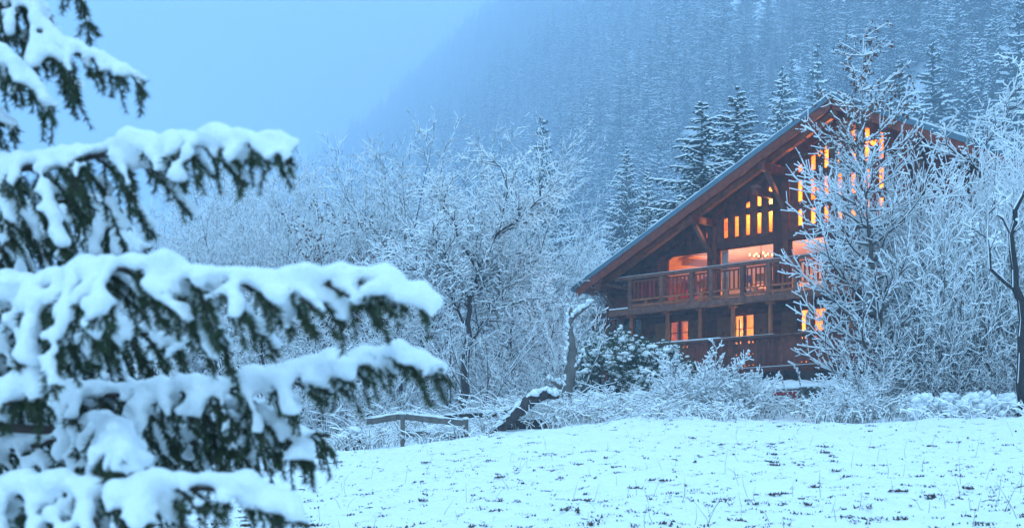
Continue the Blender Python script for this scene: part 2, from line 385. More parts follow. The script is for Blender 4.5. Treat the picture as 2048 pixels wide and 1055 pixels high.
# --- tall posts of the facade
def post(x0, x1, z0, z1, mm=M_wood): bx('post', x0, x1, WY - .12, WY + .18, z0, z1, mm)
post(-8.55, -8.2, 8.2, 10.3, M_woodr); post(-6.2, -5.98, 8.2, 11.35); post(-5.97, -5.8, 8.2, 11.4, M_woodr)
post(-3.3, -2.95, 8.2, 12.85); post(-2.94, -2.68, 8.2, 12.85, M_woodr); post(-1.1, -.65, 8.2, 10.3)
post(.65, 1.1, 8.2, 10.3); post(2.68, 3.3, 8.2, 12.85); post(5.8, 6.2, 8.2, 11.35); post(8.2, 8.55, 8.2, 10.3)
for a, b in ((-8.2, -6.2), (-5.8, -3.3), (-2.68, 2.68), (3.3, 5.8), (6.2, 8.2)):
    bx('beam', a, b, WY - .1, WY + .15, 10.23, 10.5, M_wood)
# --- gable boards with lit slots between them
def heart(cx, cz, s):
    pts = []
    for i in range(24):
        t = 2 * math.pi * i / 24
        pts.append((cx + s * .0312 * 16 * math.sin(t) ** 3, cz + s * .0312 * (13 * math.cos(t) - 5 * math.cos(2 * t) - 2 * math.cos(3 * t) - math.cos(4 * t))))
    return pts
random.seed(4)
def gable_bay(xa, xb, period, slotw, zlo, ph=0.0, hearts=()):
    x = xa
    while x < xb - .06:
        x1 = min(x + period - slotw, xb)
        top0, top1 = rz_(x, .3), rz_(x1, .3)
        hl = [heart(hx, hz_, s) for hx, hz_, s in hearts if x < hx < x1]
        out = [(x, zlo), (x1, zlo), (x1, top1), (x, top0)]
        if x < 0 < x1: out = [(x, zlo), (x1, zlo), (x1, top1), (0, rz_(0, .3)), (x, top0)]
        dy = random.uniform(0, .012)
        poly('board', out, hl, WY - .07 + dy, WY - .03 + dy, random.choice([M_wood, M_wood, M_woodr, M_woodg]))
        x += period
gable_bay(-8.2, -6.2, .34, .13, 10.5)
gable_bay(-5.8, -3.3, .485, .16, 10.5)
gable_bay(-2.66, 2.68, .53, .17, 10.5, hearts=((-1.435, 13.15, .29), (.685, 13.15, .29), (-1.435, 11.9, .27)))
gable_bay(3.3, 5.8, .485, .16, 10.5); gable_bay(6.2, 8.2, .34, .13, 10.5)
def batten(xa, xb, z0, z1): bx('batten', xa, xb, WY - .02, WY + .05, z0, z1, M_wood)
batten(-8.2, -6.2, 10.5, 10.72); batten(-5.8, -3.3, 10.5, 10.62); batten(-5.8, -3.3, 11.36, 11.62)
batten(-2.66, 2.66, 10.5, 10.7); batten(-2.66, 2.66, 11.25, 11.55); batten(-2.66, 2.66, 12.3, 12.6)
batten(3.3, 5.8, 10.5, 10.62); batten(3.3, 5.8, 11.36, 11.62); batten(6.2, 8.2, 10.5, 10.72)
for sd_ in (-1, 1): slab('wall_plate', sd_, .1, 8.4, .3, .72, WY - .02, WY + .06, M_wood)
# --- windows of the upper floor
def window(x0, x1, z0, z1, y, nv=1, bars=(), gl=None, fm=None, fw=.06):
    w = empty('window', ((x0 + x1) / 2, y, z0 - ZB)); w.parent = chalet
    def fb(a, b, c, d, nm='frame'):
        o = link(nm, unit(fm or M_woodr), w); o.location = ((a + b) / 2 - (x0 + x1) / 2, 0, (c + d) / 2 - z0); o.scale = (b - a, .07, d - c)
    fb(x0, x0 + fw, z0, z1); fb(x1 - fw, x1, z0, z1); fb(x0 + fw, x1 - fw, z1 - fw, z1); fb(x0 + fw, x1 - fw, z0, z0 + fw)
    n = nv; cw = (x1 - x0) / n
    for i in range(1, n): fb(x0 + i * cw - .06, x0 + i * cw + .06, z0 + fw, z1 - fw, 'mullion')
    for zb in bars:
        for i in range(n): fb(x0 + i * cw + .06, x0 + (i + 1) * cw - .06, zb - .012, zb + .012, 'glazing_bar')
    for i in range(n):
        g = Geo(); a = x0 + i * cw - (x0 + x1) / 2; b = a + cw
        g.box(((a + b) / 2, .0, (z1 - z0) / 2), (cw - .08, .012, z1 - z0 - .04)); link('pane', g.mesh('pane', [gl or M_glass]), w)
    return w
for a, b in ((-8.2, -6.2), (-5.8, -3.3), (-2.68, -1.1), (1.1, 2.68), (3.3, 5.8)):
    window(a, b, 8.24, 10.23, WY + .05, fw=.05)
# upper wall left and right ends
def planks(x0, x1, z0, z1, y, h=.21, mm=M_wood, name='plank', topfun=None):
    z = z0
    while z < z1 - .02:
        zt = min(z + h, z1); a, b = x0, x1
        if topfun:
            lim = (RZ - .3 - zt) / PITCH; a = max(a, -lim); b = min(b, lim)
        if b - a > .05: bx(name, a, b, y, y + .12 + random.uniform(-.012, .012), z + .008, zt, mm)
        z += h
planks(-9.55, -8.55, 8.2, 10.4, WY, topfun=True); planks(-1 * -8.55, 9.55, 8.2, 10.4, WY, topfun=True)
planks(-.65, .65, 8.2, 10.23, WY); planks(5.98, 8.2, 8.2, 10.23, WY)
# left lean part under the eave
planks(-11.2, -9.6, 8.05, 9.3, WY + .02, mm=M_woodr, topfun=True)
# --- lower floor log wall with openings
OPEN = [(-8.05, -7.15), (-5.1, -4.2), (-2.3, -1.2)]
edges = [-9.3] + [e for o_ in OPEN for e in o_] + [9.5]
for i in range(0, len(edges), 2): planks(edges[i], edges[i + 1], 5.62, 7.95, WY, .2, M_wood, 'log')
for a, b in OPEN: planks(a, b, 7.72, 7.95, WY, .2, M_wood, 'log')
for (a, b), nb in zip(OPEN, ((7.25,), (7.2,), ())): window(a + .01, b - .01, 5.85, 7.72, WY + .08, 2, nb, fw=.05)
for a in ((-8.68), (-7.1), (-5.78), (-4.15), (-2.98), (-1.15)):
    b = a + .58
    s = poly('shutter', [(a, 5.9), (b, 5.9), (b, 7.66), (a, 7.66)], [[(a + .29, 7.0), (a + .34, 7.06), (a + .29, 7.13), (a + .24, 7.06)]], WY - .07, WY - .025, M_shutter)
    for q in (6.2, 7.4):
        o = link('cross_bar', unit(M_shutter), s); o.location = (a + .29, WY - .085, q - ZB); o.scale = (.54, .025, .07)
bx('beam', -9.3, 9.5, WY - .06, WY + .16, 7.96, 8.2, M_wood)
# veranda
for i, (a, b) in enumerate([(-11.75, -11.22), (-11.08, -10.45), (-10.3, -9.85), (-9.72, -9.35)]):
    window(a, b, 6.5, 8.0, WY - .02, 2 if i == 1 else 1, gl=M_glassb, fw=.035)
for x in (-11.8, -11.15, -10.38, -9.79, -9.32): bx('post', x - .05, x + .05, WY - .09, WY + .06, 5.6, 8.1, M_woodr)
bx('beam', -11.85, -9.27, WY - .11, WY + .06, 8.1, 8.28, M_woodg)
planks(-11.8, -9.3, 5.62, 6.48, WY, .2, M_woodr)
bx('veranda_floor', -11.8, -9.2, WY + .15, 6, 5.6, 5.7, M_wood)
bx('veranda_wall', -11.8, -9.2, 5.9, 6, 5.7, 8.2, M_grey)
# base plaster
bx('base_wall', -9.2, 9.4, WY - .05, WY + .3, 3.6, 5.52, M_plaster)
# --- upper balcony
bal = empty('balcony', (0, .35, 8.2 - ZB)); bal.parent = chalet
def bb(name, x0, x1, y0, y1, z0, z1, mm):
    o = link(name, unit(mm), bal); o.location = ((x0 + x1) / 2, (y0 + y1) / 2 - .35, (z0 + z1) / 2 - 8.2); o.scale = (x1 - x0, y1 - y0, z1 - z0); return o
bb('floor_beam', -9.9, 9.0, .3, .52, 7.93, 8.17, M_woodg)
for y in np.arange(.55, 1.6, .2): bb('deck_board', -9.4, 9.0, y, y + .18, 8.12, 8.17, M_wood)
bb('hand_rail', -9.6, 9.0, .3, .48, 9.26, 9.38, M_woodg)
bb('rail', -8.9, 9.0, .36, .42, 9.14, 9.2, M_woodr); bb('rail', -8.9, 9.0, .36, .42, 8.44, 8.5, M_woodl)
bb('skirt_board', -8.9, 9.0, .33, .37, 8.2, 8.3, M_woodl)
PX = [-8.9, -7.42, -6.02, -5.15, -3.8, -2.7, -1.6] + [-.4 + 1.3 * i for i in range(8)]
for x in PX: bb('baluster_post', x - .08, x + .08, .31, .47, 8.17, 9.26, M_woodg)
for a, b in zip(PX[:-1], PX[1:]):
    n = int((b - a - .2) / .165)
    for i in range(n):
        x = a + (b - a) * (i + 1) / (n + 1); bb('baluster', x - .022, x + .022, .365, .415, 8.5, 9.14, M_woodr)
    bb('bracket', (a + b) / 2 - .05, (a + b) / 2 + .05, .34, .44, 8.3, 8.44, M_woodl)
bb('snow', -9.9, -9.0, .3, .5, 8.172, 8.215, M_snow)
bb('snow', -9.5, -.8, .32, .46, 9.382, 9.397, M_snow)
bx('gable_tie', -9.9, -9.0, .34, WY, 7.95, 8.15, M_wood)
# --- round posts
for x in (-9.06, -7.34, -5.83, -4.39, -2.8, -1.2, .4, 2.0, 3.6, 5.2, 6.8, 8.4):
    g = Geo(); g.tube([(0, 0, 0), (0, 0, 1.1), (0, 0, 2.3)], [.075, .085, .07], 10); g.box((0, 0, 2.32), (.3, .2, .08))
    o = link('round_post', g.mesh('round_post', [M_woodl]), chalet, (x, .62, 5.57 - ZB))
# --- lower gallery with carved boards
gal = empty('gallery', (0, .4, 5.6 - ZB)); gal.parent = chalet
def gb(name, x0, x1, y0, y1, z0, z1, mm):
    o = link(name, unit(mm), gal); o.location = ((x0 + x1) / 2, (y0 + y1) / 2 - .4, (z0 + z1) / 2 - 5.6); o.scale = (x1 - x0, y1 - y0, z1 - z0); return o
gb('floor_beam', -8.7, 9.0, .42, .6, 5.45, 5.64, M_wood)
for y in np.arange(.62, 1.6, .2): gb('deck_board', -9.2, 9.0, y, y + .18, 5.53, 5.58, M_wood)
gb('hand_rail', -8.7, 9.0, .3, .5, 6.66, 6.74, M_woodg); gb('snow', -8.7, -4.8, .31, .49, 6.742, 6.785, M_snow); gb('snow', -4.8, -2.5, .33, .44, 6.742, 6.757, M_snow)
gb('ledge', -8.6, 9.0, .28, .42, 5.55, 5.6, M_woodg); gb('snow', -8.6, 1, .285, .36, 5.602, 5.618, M_snow)
gb('rail', -8.6, 9.0, .42, .47, 6.38, 6.44, M_wood); gb('rail', -8.6, 9.0, .42, .47, 5.8, 5.86, M_wood)
w = .086
def notch(cz, r, sx, up):
    pts = [(w * sx - sx * r * math.cos(a), cz + r * math.sin(a)) for a in np.linspace(-math.pi / 2, math.pi / 2, 5)]
    return pts if up else pts[::-1]
right_ = [(w, 5.64)] + notch(5.72, .035, 1, 1) + notch(6.1, .03, 1, 1) + notch(6.53, .05, 1, 1) + [(w, 6.655)]
left_ = [(-w, 6.655)] + notch(6.53, .05, -1, 0) + notch(6.1, .03, -1, 0) + notch(5.72, .035, -1, 0) + [(-w, 5.64)]
loop = [Vector((a, b, 0)) for a, b in right_ + left_]; tri = tessellate_polygon([loop]); n = len(loop)
g = Geo(); g.add([(p.x, -.012, p.y - 5.6) for p in loop] + [(p.x, .012, p.y - 5.6) for p in loop], list(tri) + [tuple(i + n for i in t[::-1]) for t in tri])
g.f4.append(np.array([(i, (i + 1) % n, (i + 1) % n + n, i + n) for i in range(n)])); g.m4.append(np.zeros(n))
cb = g.mesh('carved_board', [M_wood])
x = -8.5
while x < 8.8: link('carved_board', cb, gal, (x, 0, 0)); x += .18
for x in np.arange(-8.2, 9, 1.45): bar('bracket', (x, .5, 5.45), (x, WY - .05, 5.05), .1, .1, M_wood)
# --- side and rear walls, inner floor slabs
bx('side_wall', -9.55, -9.3, WY + .13, 14, 3.8, 10.0, M_wood); bx('side_wall', 9.3, 9.55, WY + .13, 14, 3.8, 10.0, M_wood)
bx('rear_wall', -9.3, 9.3, 13.7, 14, 3.8, 9.9, M_wood)
poly('rear_gable', [(-9.3, 9.9), (9.3, 9.9), (0, 14.2)], [], 13.7, 14, M_wood)
bx('floor_slab', -9.3, 9.3, WY + .13, 13.7, 5.5, 5.68, M_roomw)
bx('floor_slab', -9.3, 9.3, WY + .16, 13.7, 7.98, 8.2, M_roomw)
bx('ceiling_slab', -9.28, 9.28, WY + .2, 6.6, 10.36, 10.5, M_room)
bx('inner_wall', -9.3, 9.3, 6.6, 6.75, 8.2, 10.6, M_room)
bx('partition_wall', .95, 1.05, WY + .2, 5.2, 10.5, 14.0, M_roomw)  # unseen wall added to block the loft lamps, keeping right-hand slots dark
poly('inner_gable', [(-8.2, 10.6), (8.2, 10.6), (0, 14.3)], [], 5.2, 5.3, M_roomw)
for sd_ in (-1, 1): slab('ceiling_lining', sd_, .05, 9.2, .5, .56, WY + .2, 5.2, M_roomw)
bx('inner_wall', -9.3, 9.3, 4.3, 4.4, 5.68, 7.98, M_roomw)
for x in (-6.4, -3.3, -.6): bx('partition_wall', x, x + .12, WY + .15, 4.3, 5.68, 7.98, M_roomw)
for x in (-6.1, -.75, .6): bx('partition_wall', x, x + .12, WY + .3, 2.6 if x < -5 else 6.6, 8.2, 10.36, M_roomw)
bar('ceiling_beam', (-8.1, 2.6, 10.1), (-7.0, 3.2, 9.95), .26, .28, M_roomw)
bar('ceiling_beam', (-8.1, 5.6, 10.22), (2.5, 5.6, 10.22), .2, .22, M_roomw)
bar('stair_stringer', (-4.35, 2.6, 8.25), (-3.65, 2.6, 9.25), .12, .2, M_wood)
def curtain(x0, x1, z0, z1, y):
    g = Geo(); X = np.linspace(x0, x1, 25); v = [];
    for i, x in enumerate(X): v += [(x, y + .03 * math.sin(i * 1.9), z0 - ZB), (x, y + .03 * math.sin(i * 1.9), z1 - ZB)]
    g.add(v, [(2 * i, 2 * i + 2, 2 * i + 3, 2 * i + 1) for i in range(24)]); link('curtain', g.mesh('curtain', [M_curtain], True), chalet)
curtain(-5.78, -5.5, 8.25, 10.2, WY + .25); curtain(-2.2, -1.95, 5.9, 7.6, WY + .28); curtain(-1.5, -1.25, 5.9, 7.6, WY + .28); curtain(-5.06, -4.98, 5.9, 7.6, WY + .28)
curtain(-7.9, -7.72, 5.9, 7.6, WY + .28)
def lamp(name, x, y, z, e, colr, r=.12):
    d = bpy.data.lights.new(name, 'POINT'); d.energy = e; d.color = colr; d.shadow_soft_size = r
    o = bpy.data.objects.new(name, d); COL.objects.link(o); o.parent = chalet; o.location = (x, y, z - ZB)
WARM = (1.0, .52, .26); AMB = (1.0, .43, .11)
lamp('loft_light', -4.4, 3.6, 11.5, 850, AMB); lamp('loft_light', -.8, 3.4, 12.2, 900, AMB); lamp('loft_light', -7.0, 3.4, 10.85, 260, AMB)
for lx, le in ((-7.7, 75), (-6.7, 75), (-5.2, 110), (-4.1, 110), (-2.9, 90), (-1.7, 110), (1.8, 10)): lamp('room_light', lx, 3.1, 8.75, le, (1.0, .56, .34), .3)
lamp('room_light', -7.6, 3.2, 7.4, 300, (1, .62, .25)); lamp('room_light', -4.6, 2.9, 6.8, 560, (1, .8, .36)); lamp('room_light', -1.7, 3.2, 7.3, 560, (1, .68, .3))

# window sill lamp, chandelier, furniture inside (things of their own)
def wpt(x, y, z):
    c, s = math.cos(TH), math.sin(TH); return Vector((10.77 + x * c - y * s, 48 + x * s + y * c, z))
t = empty('table_lamp', wpt(-4.9, 2.1, 6.86), TH, 'small glowing lamp inside the middle lower window', 'lamp')
g = Geo(); g.tube([(0, 0, 0), (0, 0, .02), (0, 0, .04), (0, 0, .2)], [.07, .07, .02, .015], 10); link('base', g.mesh('base', [M_brass]), t)
g = Geo(); g.blobs([(0, 0, .27)], np.array([[.06, .06, .075]]), jit=0); link('bulb', g.mesh('bulb', [M_bulb], True), t)
g = Geo(); g.box((0, .25, -.05), (1.1, .7, .05)); [g.box((a, b, -.5), (.06, .06, .88)) for a in (-.45, .45) for b in (0, .5)]
o = link('side_table', g.mesh('side_table', [M_roomw])); o.location = wpt(-4.9, 2.1, 6.84); o.rotation_euler[2] = TH
setp(o, 'small wooden table under the lamp behind the middle lower window', 'table')
t = empty('chandelier', wpt(-4.49, 2.6, 9.9), TH, 'lit brass chandelier with curved arms behind the upper window', 'chandelier')
g = Geo(); g.tube([(0, 0, .1), (0, 0, .46)], [.015, .015], 6); g.blobs([(0, 0, .08)], np.array([[.06, .06, .1]]), jit=0); link('stem', g.mesh('stem', [M_brass]), t)
for i in range(8):
    a = i * math.pi / 4; c_, s_ = math.cos(a), math.sin(a); R_ = .42 if i % 2 else .3
    g = Geo(); g.tube([(c_ * r, s_ * r, z) for r, z in ((0, .05), (R_ * .4, -.06), (R_ * .8, -.04), (R_, .05))], [.012] * 4, 5); link('arm', g.mesh('arm', [M_brass]), t)
    g = Geo(); g.blobs([(c_ * R_, s_ * R_, .1)], np.array([[.038, .038, .06]]), jit=0, seed=i); link('bulb', g.mesh('bulb', [M_bulb], True), t)
t = empty('dining_table', wpt(-4.2, 3.2, 8.2), TH, 'wooden dining table behind the upper balcony window', 'table')
g = Geo(); g.box((0, 0, .74), (1.7, .9, .05)); link('table_top', g.mesh('table_top', [M_roomw]), t)
for a in (-.75, .75):
    for b in (-.38, .38): g = Geo(); g.box((a, b, .36), (.07, .07, .7)); link('leg', g.mesh('leg', [M_roomw]), t)
def chair(x, y, rz_c, mm, label):
    t = empty('chair', wpt(x, y, 8.2), TH + rz_c, label, 'chair', 'chairs behind the upper windows')
    g = Geo(); g.box((0, 0, .45), (.42, .42, .05)); link('seat', g.mesh('seat', [mm]), t)
    g = Geo(); g.box((0, .2, .9), (.4, .04, .28)); [g.box((a, .2, .62), (.04, .04, .55)) for a in (-.17, .17)]; link('backrest', g.mesh('backrest', [mm]), t)
    for a in (-.18, .18):
        for b in (-.18, .18): g = Geo(); g.box((a, b, .22), (.04, .04, .42)); link('leg', g.mesh('leg', [M_roomw]), t)
chair(-4.95, 2.55, math.pi, M_bluecloth, 'blue backed chair near the curtain of the upper middle window')
chair(-4.3, 2.45, math.pi, M_roomw, 'wooden chair in front of the dining table upstairs')
chair(-6.9, 2.6, math.pi, M_roomw, 'wooden chair behind the upper far left window')
chair(-7.6, 2.6, math.pi, M_redcloth, 'red chair beside the post behind the far upper window')
# red cloth drying on the balcony
g = Geo(); X = np.linspace(-8.62, -7.95, 12)
v = []
for i, x in enumerate(X):
    for z in (8.62, 8.9, 9.25): v.append((x, .62 + .03 * math.sin(i * 1.6), z - .05 * math.sin(i * .9) * (z < 8.7)))
g.add(v, [(3 * i + j, 3 * i + 3 + j, 3 * i + 4 + j, 3 * i + 1 + j) for i in range(11) for j in range(2)])
v2 = g.v[0].copy(); v2[:, 1] += .012; g.add(v2, g.f4[0])
g.v = [np.array([tuple(wpt(*p)) for p in a]) for a in g.v]
o = link('red_blanket', g.mesh('red_blanket', [M_redcloth], True)); setp(o, 'red blanket hanging behind the left end of the balcony railing', 'blanket')

# ================================================================ snowy trees
def grow_tree(seed, Pm, start=(0, 0, 0), d0=(0, 0, 1)):
    rnd = random.Random(seed); out = []
    step, wig, trop, dens, ang, lr, bare = Pm['step'], Pm['wig'], Pm['trop'], Pm['dens'], Pm['ang'], Pm['lr'], Pm['bare']
    mx_ = len(step) - 1; lmin = Pm.get('lmin', .15); g_ = rnd.gauss
    def norm(x, y, z):
        l = math.sqrt(x * x + y * y + z * z) + 1e-9; return x / l, y / l, z / l
    def rec(p, d, L, r, lv):
        n = max(2, int(L / step[lv] + .5)); sl = L / n; r0 = r
        az = rnd.uniform(0, 6.28)
        for i in range(n):
            w_ = wig[lv]; d = norm(d[0] + g_(0, w_), d[1] + g_(0, w_), d[2] + g_(0, w_) + trop[lv])
            q = (p[0] + d[0] * sl, p[1] + d[1] * sl, p[2] + d[2] * sl); t = (i + 1) / n
            r1 = r * (1 - t * (1 - Pm['tip'])); out.append((p, q, r0, r1, lv)); r0 = r1
            if lv < mx_ and t > bare[lv]:
                k = dens[lv] * sl; k = int(k) + (rnd.random() < k - int(k))
                for _ in range(k):
                    az += 2.4 + g_(0, .5); a = RAD(ang[lv]) * rnd.uniform(.75, 1.2)
                    ux, uy, uz = norm(*((d[1], -d[0], 0) if abs(d[2]) < .95 else (1, 0, 0)))
                    vx, vy, vz = d[1] * uz - d[2] * uy, d[2] * ux - d[0] * uz, d[0] * uy - d[1] * ux
                    c, s = math.cos(az) * math.sin(a), math.sin(az) * math.sin(a); ca = math.cos(a)
                    nd = norm(d[0] * ca + ux * c + vx * s, d[1] * ca + uy * c + vy * s, d[2] * ca + uz * c + vz * s)
                    cl = lr[lv] * L * (1.15 - .75 * t) * rnd.uniform(.6, 1.15)
                    if 'crown' in Pm and lv == 0: cl = Pm['crown'](t) * rnd.uniform(.75, 1.1)
                    if cl > lmin: rec((p[0] + (q[0] - p[0]) * .8, p[1] + (q[1] - p[1]) * .8, p[2] + (q[2] - p[2]) * .8), nd, cl, max(min(r1 * .7, cl * .017 + .007), .0085), lv + 1)
            p = q
    for s_, dd, LL, rr in Pm['stems'](rnd): rec(s_, norm(*dd), LL, rr, 0)
    return out
def tree_meshes(name, segs, rs_=.02, thick=.035, bark=None, seed=0, one=False, leaves=0, leafz=0, wind=.5, dens_=.72):
    P0 = np.array([s[0] for s in segs]); P1 = np.array([s[1] for s in segs]); R0 = np.array([s[2] for s in segs]); R1 = np.array([s[3] for s in segs])
    rs = np.random.RandomState(seed); big = R0 > thick
    d = P1 - P0; L = np.linalg.norm(d, axis=1) + 1e-9; h = np.sqrt(np.clip(1 - (d[:, 2] / L) ** 2, 0, 1))
    gt, gc, gs = Geo(), Geo(), Geo()
    vb = R0 > .08
    gt.segs(P0[vb], P1[vb], R0[vb], R1[vb], 9, 0, .25); mb = big & ~vb; gt.segs(P0[mb], P1[mb], R0[mb], R1[mb], 6, 0, .25)
    gc.segs(P0[~big], P1[~big], R0[~big], R1[~big], 3, 0, .1)
    # snow lying along the upper side of every limb, thicker on flat ones
    sr = (rs_ * (.6 + .4 * h) + .3 * np.minimum(R0, .1) * h) * rs.uniform(.7, 1.25, len(L))
    off = np.zeros_like(P0); off[:, 2] = (R0 * .75 + sr * .45) * h
    side = np.array([-.75, -.55, 0.]); off += side * ((R0 * .9 + sr * .3) * (1 - h) * wind)[:, None]
    keep = (rs.rand(len(L)) < np.where(R0 > .05, .62 + .35 * h, dens_))
    e0 = sr * rs.uniform(.8, 1.1, len(L)); e1 = sr * rs.uniform(.55, 1.0, len(L))
    gs.segs((P0 + off)[keep], (P1 + off)[keep], e0[keep] * 1.12, e1[keep] * 1.12, 3, 0, .5)
    tips = (R0 < .012) & (rs.rand(len(L)) < .5)
    gs.blobs((P1 + off)[tips], np.stack([sr[tips] * 1.08] * 3, 1) * rs.uniform(.8, 1.3, (tips.sum(), 1)), jit=.2, seed=seed)
    if leaves:
        c = np.where((R0 < .02) & (P1[:, 2] > leafz))[0]; c = rs.choice(c, min(leaves, len(c)), False)
        n = len(c) * 3; cc = np.repeat(P1[c], 3, 0) + rs.normal(0, .05, (n, 3)) + np.array([0, 0, -.05])
        a = rs.normal(0, 1, (n, 3)); a /= np.linalg.norm(a, axis=1, keepdims=True); b = np.cross(a, rs.normal(0, 1, (n, 3))); b /= np.linalg.norm(b, axis=1, keepdims=True)
        s_ = rs.uniform(.03, .065, (n, 1)); v = np.stack([cc - a * s_, cc + b * s_ * .6, cc + a * s_, cc - b * s_ * .6], 1)
        gl = Geo(); gl.add(v, np.arange(n * 4).reshape(-1, 4)); lm = gl.mesh(name + '_leaves', [M_deadleaf])
        return gt.mesh(name + '_trunk', [bark or M_bark], True), gc.mesh(name + '_crown', [M_twig]), gs.mesh(name + '_snow', [M_twsnow], True), lm
    if one:
        g = Geo()
        for k, a in enumerate((gt, gc, gs)):
            pass
    return gt.mesh(name + '_trunk', [bark or M_bark], True), gc.mesh(name + '_crown', [M_twig]), gs.mesh(name + '_snow', [M_twsnow], True)
def put_tree(name, meshes, loc, rz=0, sc_=1.0, label=None, cat='tree', group=None, names=('trunk', 'crown', 'snow', 'dead_leaves'), tilt=0):
    t = empty(name, loc, rz, label, cat, group); t.scale = (sc_, sc_, sc_) if not isinstance(sc_, tuple) else sc_; t.rotation_euler[1] = tilt
    for nm, me in zip(names, meshes):
        if len(me.polygons):
            c_ = link(nm, me, t)
            if nm != 'trunk': c_['kind'] = 'stuff'
    return t
# fan shaped, several stems from one foot (about 11 m)
def fan_stems(n, spread, L, r):
    def f(rnd):
        o = []
        for i in range(n):
            a = i * 6.283 / n + rnd.uniform(-.4, .4); s = spread * rnd.uniform(.4, 1.1)
            o.append(((.15 * math.cos(a), .15 * math.sin(a), -.3), (s * math.cos(a), s * math.sin(a), 1), L * rnd.uniform(.75, 1.05), r * rnd.uniform(.7, 1.1)))
        return o
    return f
PF = dict(step=[.6, .42, .3, .22], wig=[.07, .1, .13, .16], trop=[.02, .05, .05, .04], dens=[2.6, 3.4, 4.2, 0], ang=[40, 44, 46, 40], lr=[.46, .48, .48, 0], bare=[.12, .08, .06, 0], tip=.1, lmin=.19)
protos = {}
for i in range(2):
    p = dict(PF); p['stems'] = fan_stems(5, .5, 10.5, .062)
    protos['fan%d' % i] = tree_meshes('fan%d' % i, grow_tree(20 + i, p), .0155, seed=i)
# stiff, thickly rimed stand beside the maple (about 9 m)
p = dict(PF); p['dens'] = [2.6, 3.2, 3.4, 0]; p['lmin'] = .24; p['wig'] = [.07, .12, .15, .18]; p['stems'] = fan_stems(6, .34, 9.0, .055)
protos['stand0'] = tree_meshes('stand0', grow_tree(29, p), .024, seed=8, dens_=.9)
# gnarled orchard tree (about 6 m, broad)
PO = dict(step=[.45, .32, .24, .18], wig=[.13, .2, .24, .26], trop=[.03, .04, .03, .0], dens=[4.6, 6.4, 8.4, 0], ang=[58, 50, 50, 45], lr=[.6, .5, .46, 0], bare=[.22, .08, .05, 0], tip=.15, lmin=.11)
for i in range(2):
    p = dict(PO); p['stems'] = lambda rnd: [((0, 0, -.3), (rnd.uniform(-.15, .15), 0, 1), 5.2, .10)]
    protos['orchard%d' % i] = tree_meshes('orchard%d' % i, grow_tree(40 + i, p), .019, seed=10 + i, dens_=.8)
# dense thicket shrub, ~3.5 m
PS = dict(step=[.35, .26, .2], wig=[.09, .14, .18], trop=[.0, .04, .05], dens=[4.2, 6.0, 0], ang=[35, 42, 40], lr=[.42, .42, 0], bare=[.12, .08, 0], tip=.25, lmin=.12)
for i in range(2):
    p = dict(PS); p['stems'] = fan_stems(13, .62, 3.4, .022)
    protos['thicket%d' % i] = tree_meshes('thicket%d' % i, grow_tree(60 + i, p), .016, seed=20 + i)
# snow laden bush, ~2 m
PB = dict(step=[.2, .15, .11], wig=[.14, .2, .22], trop=[-.01, .02, .02], dens=[11, 13.5, 0], ang=[45, 50, 45], lr=[.42, .45, 0], bare=[.1, .05, 0], tip=.3, lmin=.07)
for i in range(2):
    p = dict(PB); p['stems'] = fan_stems(18, 1.05, 2.1, .018)
    protos['bush%d' % i] = tree_meshes('bush%d' % i, grow_tree(80 + i, p), .021, seed=30 + i, dens_=.9)

rg = random.Random(7)
def at(px, Y): X = (px - 1024) / F * Y; return (X, Y, gz(X, Y) - .05)
def fith(px, Y, topy, hproto):
    """scale so that a tree on the ground at distance Y reaches its measured height"""
    x, y, z = at(px, Y); return (1.6 + (HY - topy) / F * Y - z) / hproto
HT = {k: max(v.co.z for v in m[1].vertices) for k, m in protos.items()}
def place(kind, px, Y, topy, name, label, cat, group=None, rz=None, wide=1.0, tilt=0):
    s = fith(px, Y, topy, HT[kind]); return put_tree(name, protos[kind], at(px, Y), rg.uniform(0, 6.28) if rz is None else rz, (s * wide, s * wide, s), label, cat, group, tilt=tilt)
BG = 'tall frosted bare trees in the thicket behind the spruce branches'
for i, (px, Y, ty) in enumerate([(-40, 66, 455), (70, 60, 470), (150, 72, 440), (240, 64, 430), (300, 70, 400), (345, 62, 330), (395, 78, 262), (440, 66, 300), (500, 72, 285), (560, 63, 270), (620, 68, 262), (650, 80, 285), (700, 62, 300), (750, 70, 345), (800, 78, 320), (1075, 62, 470), (1130, 68, 500), (330, 56, 420), (480, 57, 400), (590, 56, 420), (660, 55, 400), (740, 57, 420), (1030, 58, 430)]):
    place('fan%d' % (i % 2), px, Y, ty, 'bare_tree', 'tall bare multi stemmed tree coated in snow, in the distant thicket', 'tree', BG, wide=rg.uniform(.8, 1.05))
place('fan0', 872, 60, 238, 'bare_tree', 'tallest bare tree in the middle, rising above the leaning dark trunk', 'tree', wide=1.3)
place('fan1', 985, 59, 258, 'bare_tree', 'second tall bare tree just beside the forest edge in the middle', 'tree', wide=1.15)
OG = 'small gnarled snowy trees under the tall ones'
for i, (px, Y, ty, w_) in enumerate([(180, 47, 640, 1), (330, 50, 560, 1), (430, 48, 580, 1.1), (540, 50, 560, 1.1), (640, 47, 590, 1.1), (720, 50, 540, 1.1), (800, 46, 570, 1.1), (860, 52, 470, 1.1), (1060, 50, 520, 1.1), (1085, 47, 590, .8), (1200, 58, 500, 1), (1010, 48, 560, 1)]):
    place('orchard%d' % (i % 2), px, Y, ty, 'orchard_tree', 'small gnarled fruit tree loaded with snow behind the fence', 'tree', OG, wide=w_)
TG = 'snowy thicket shrubs along the meadow edge'
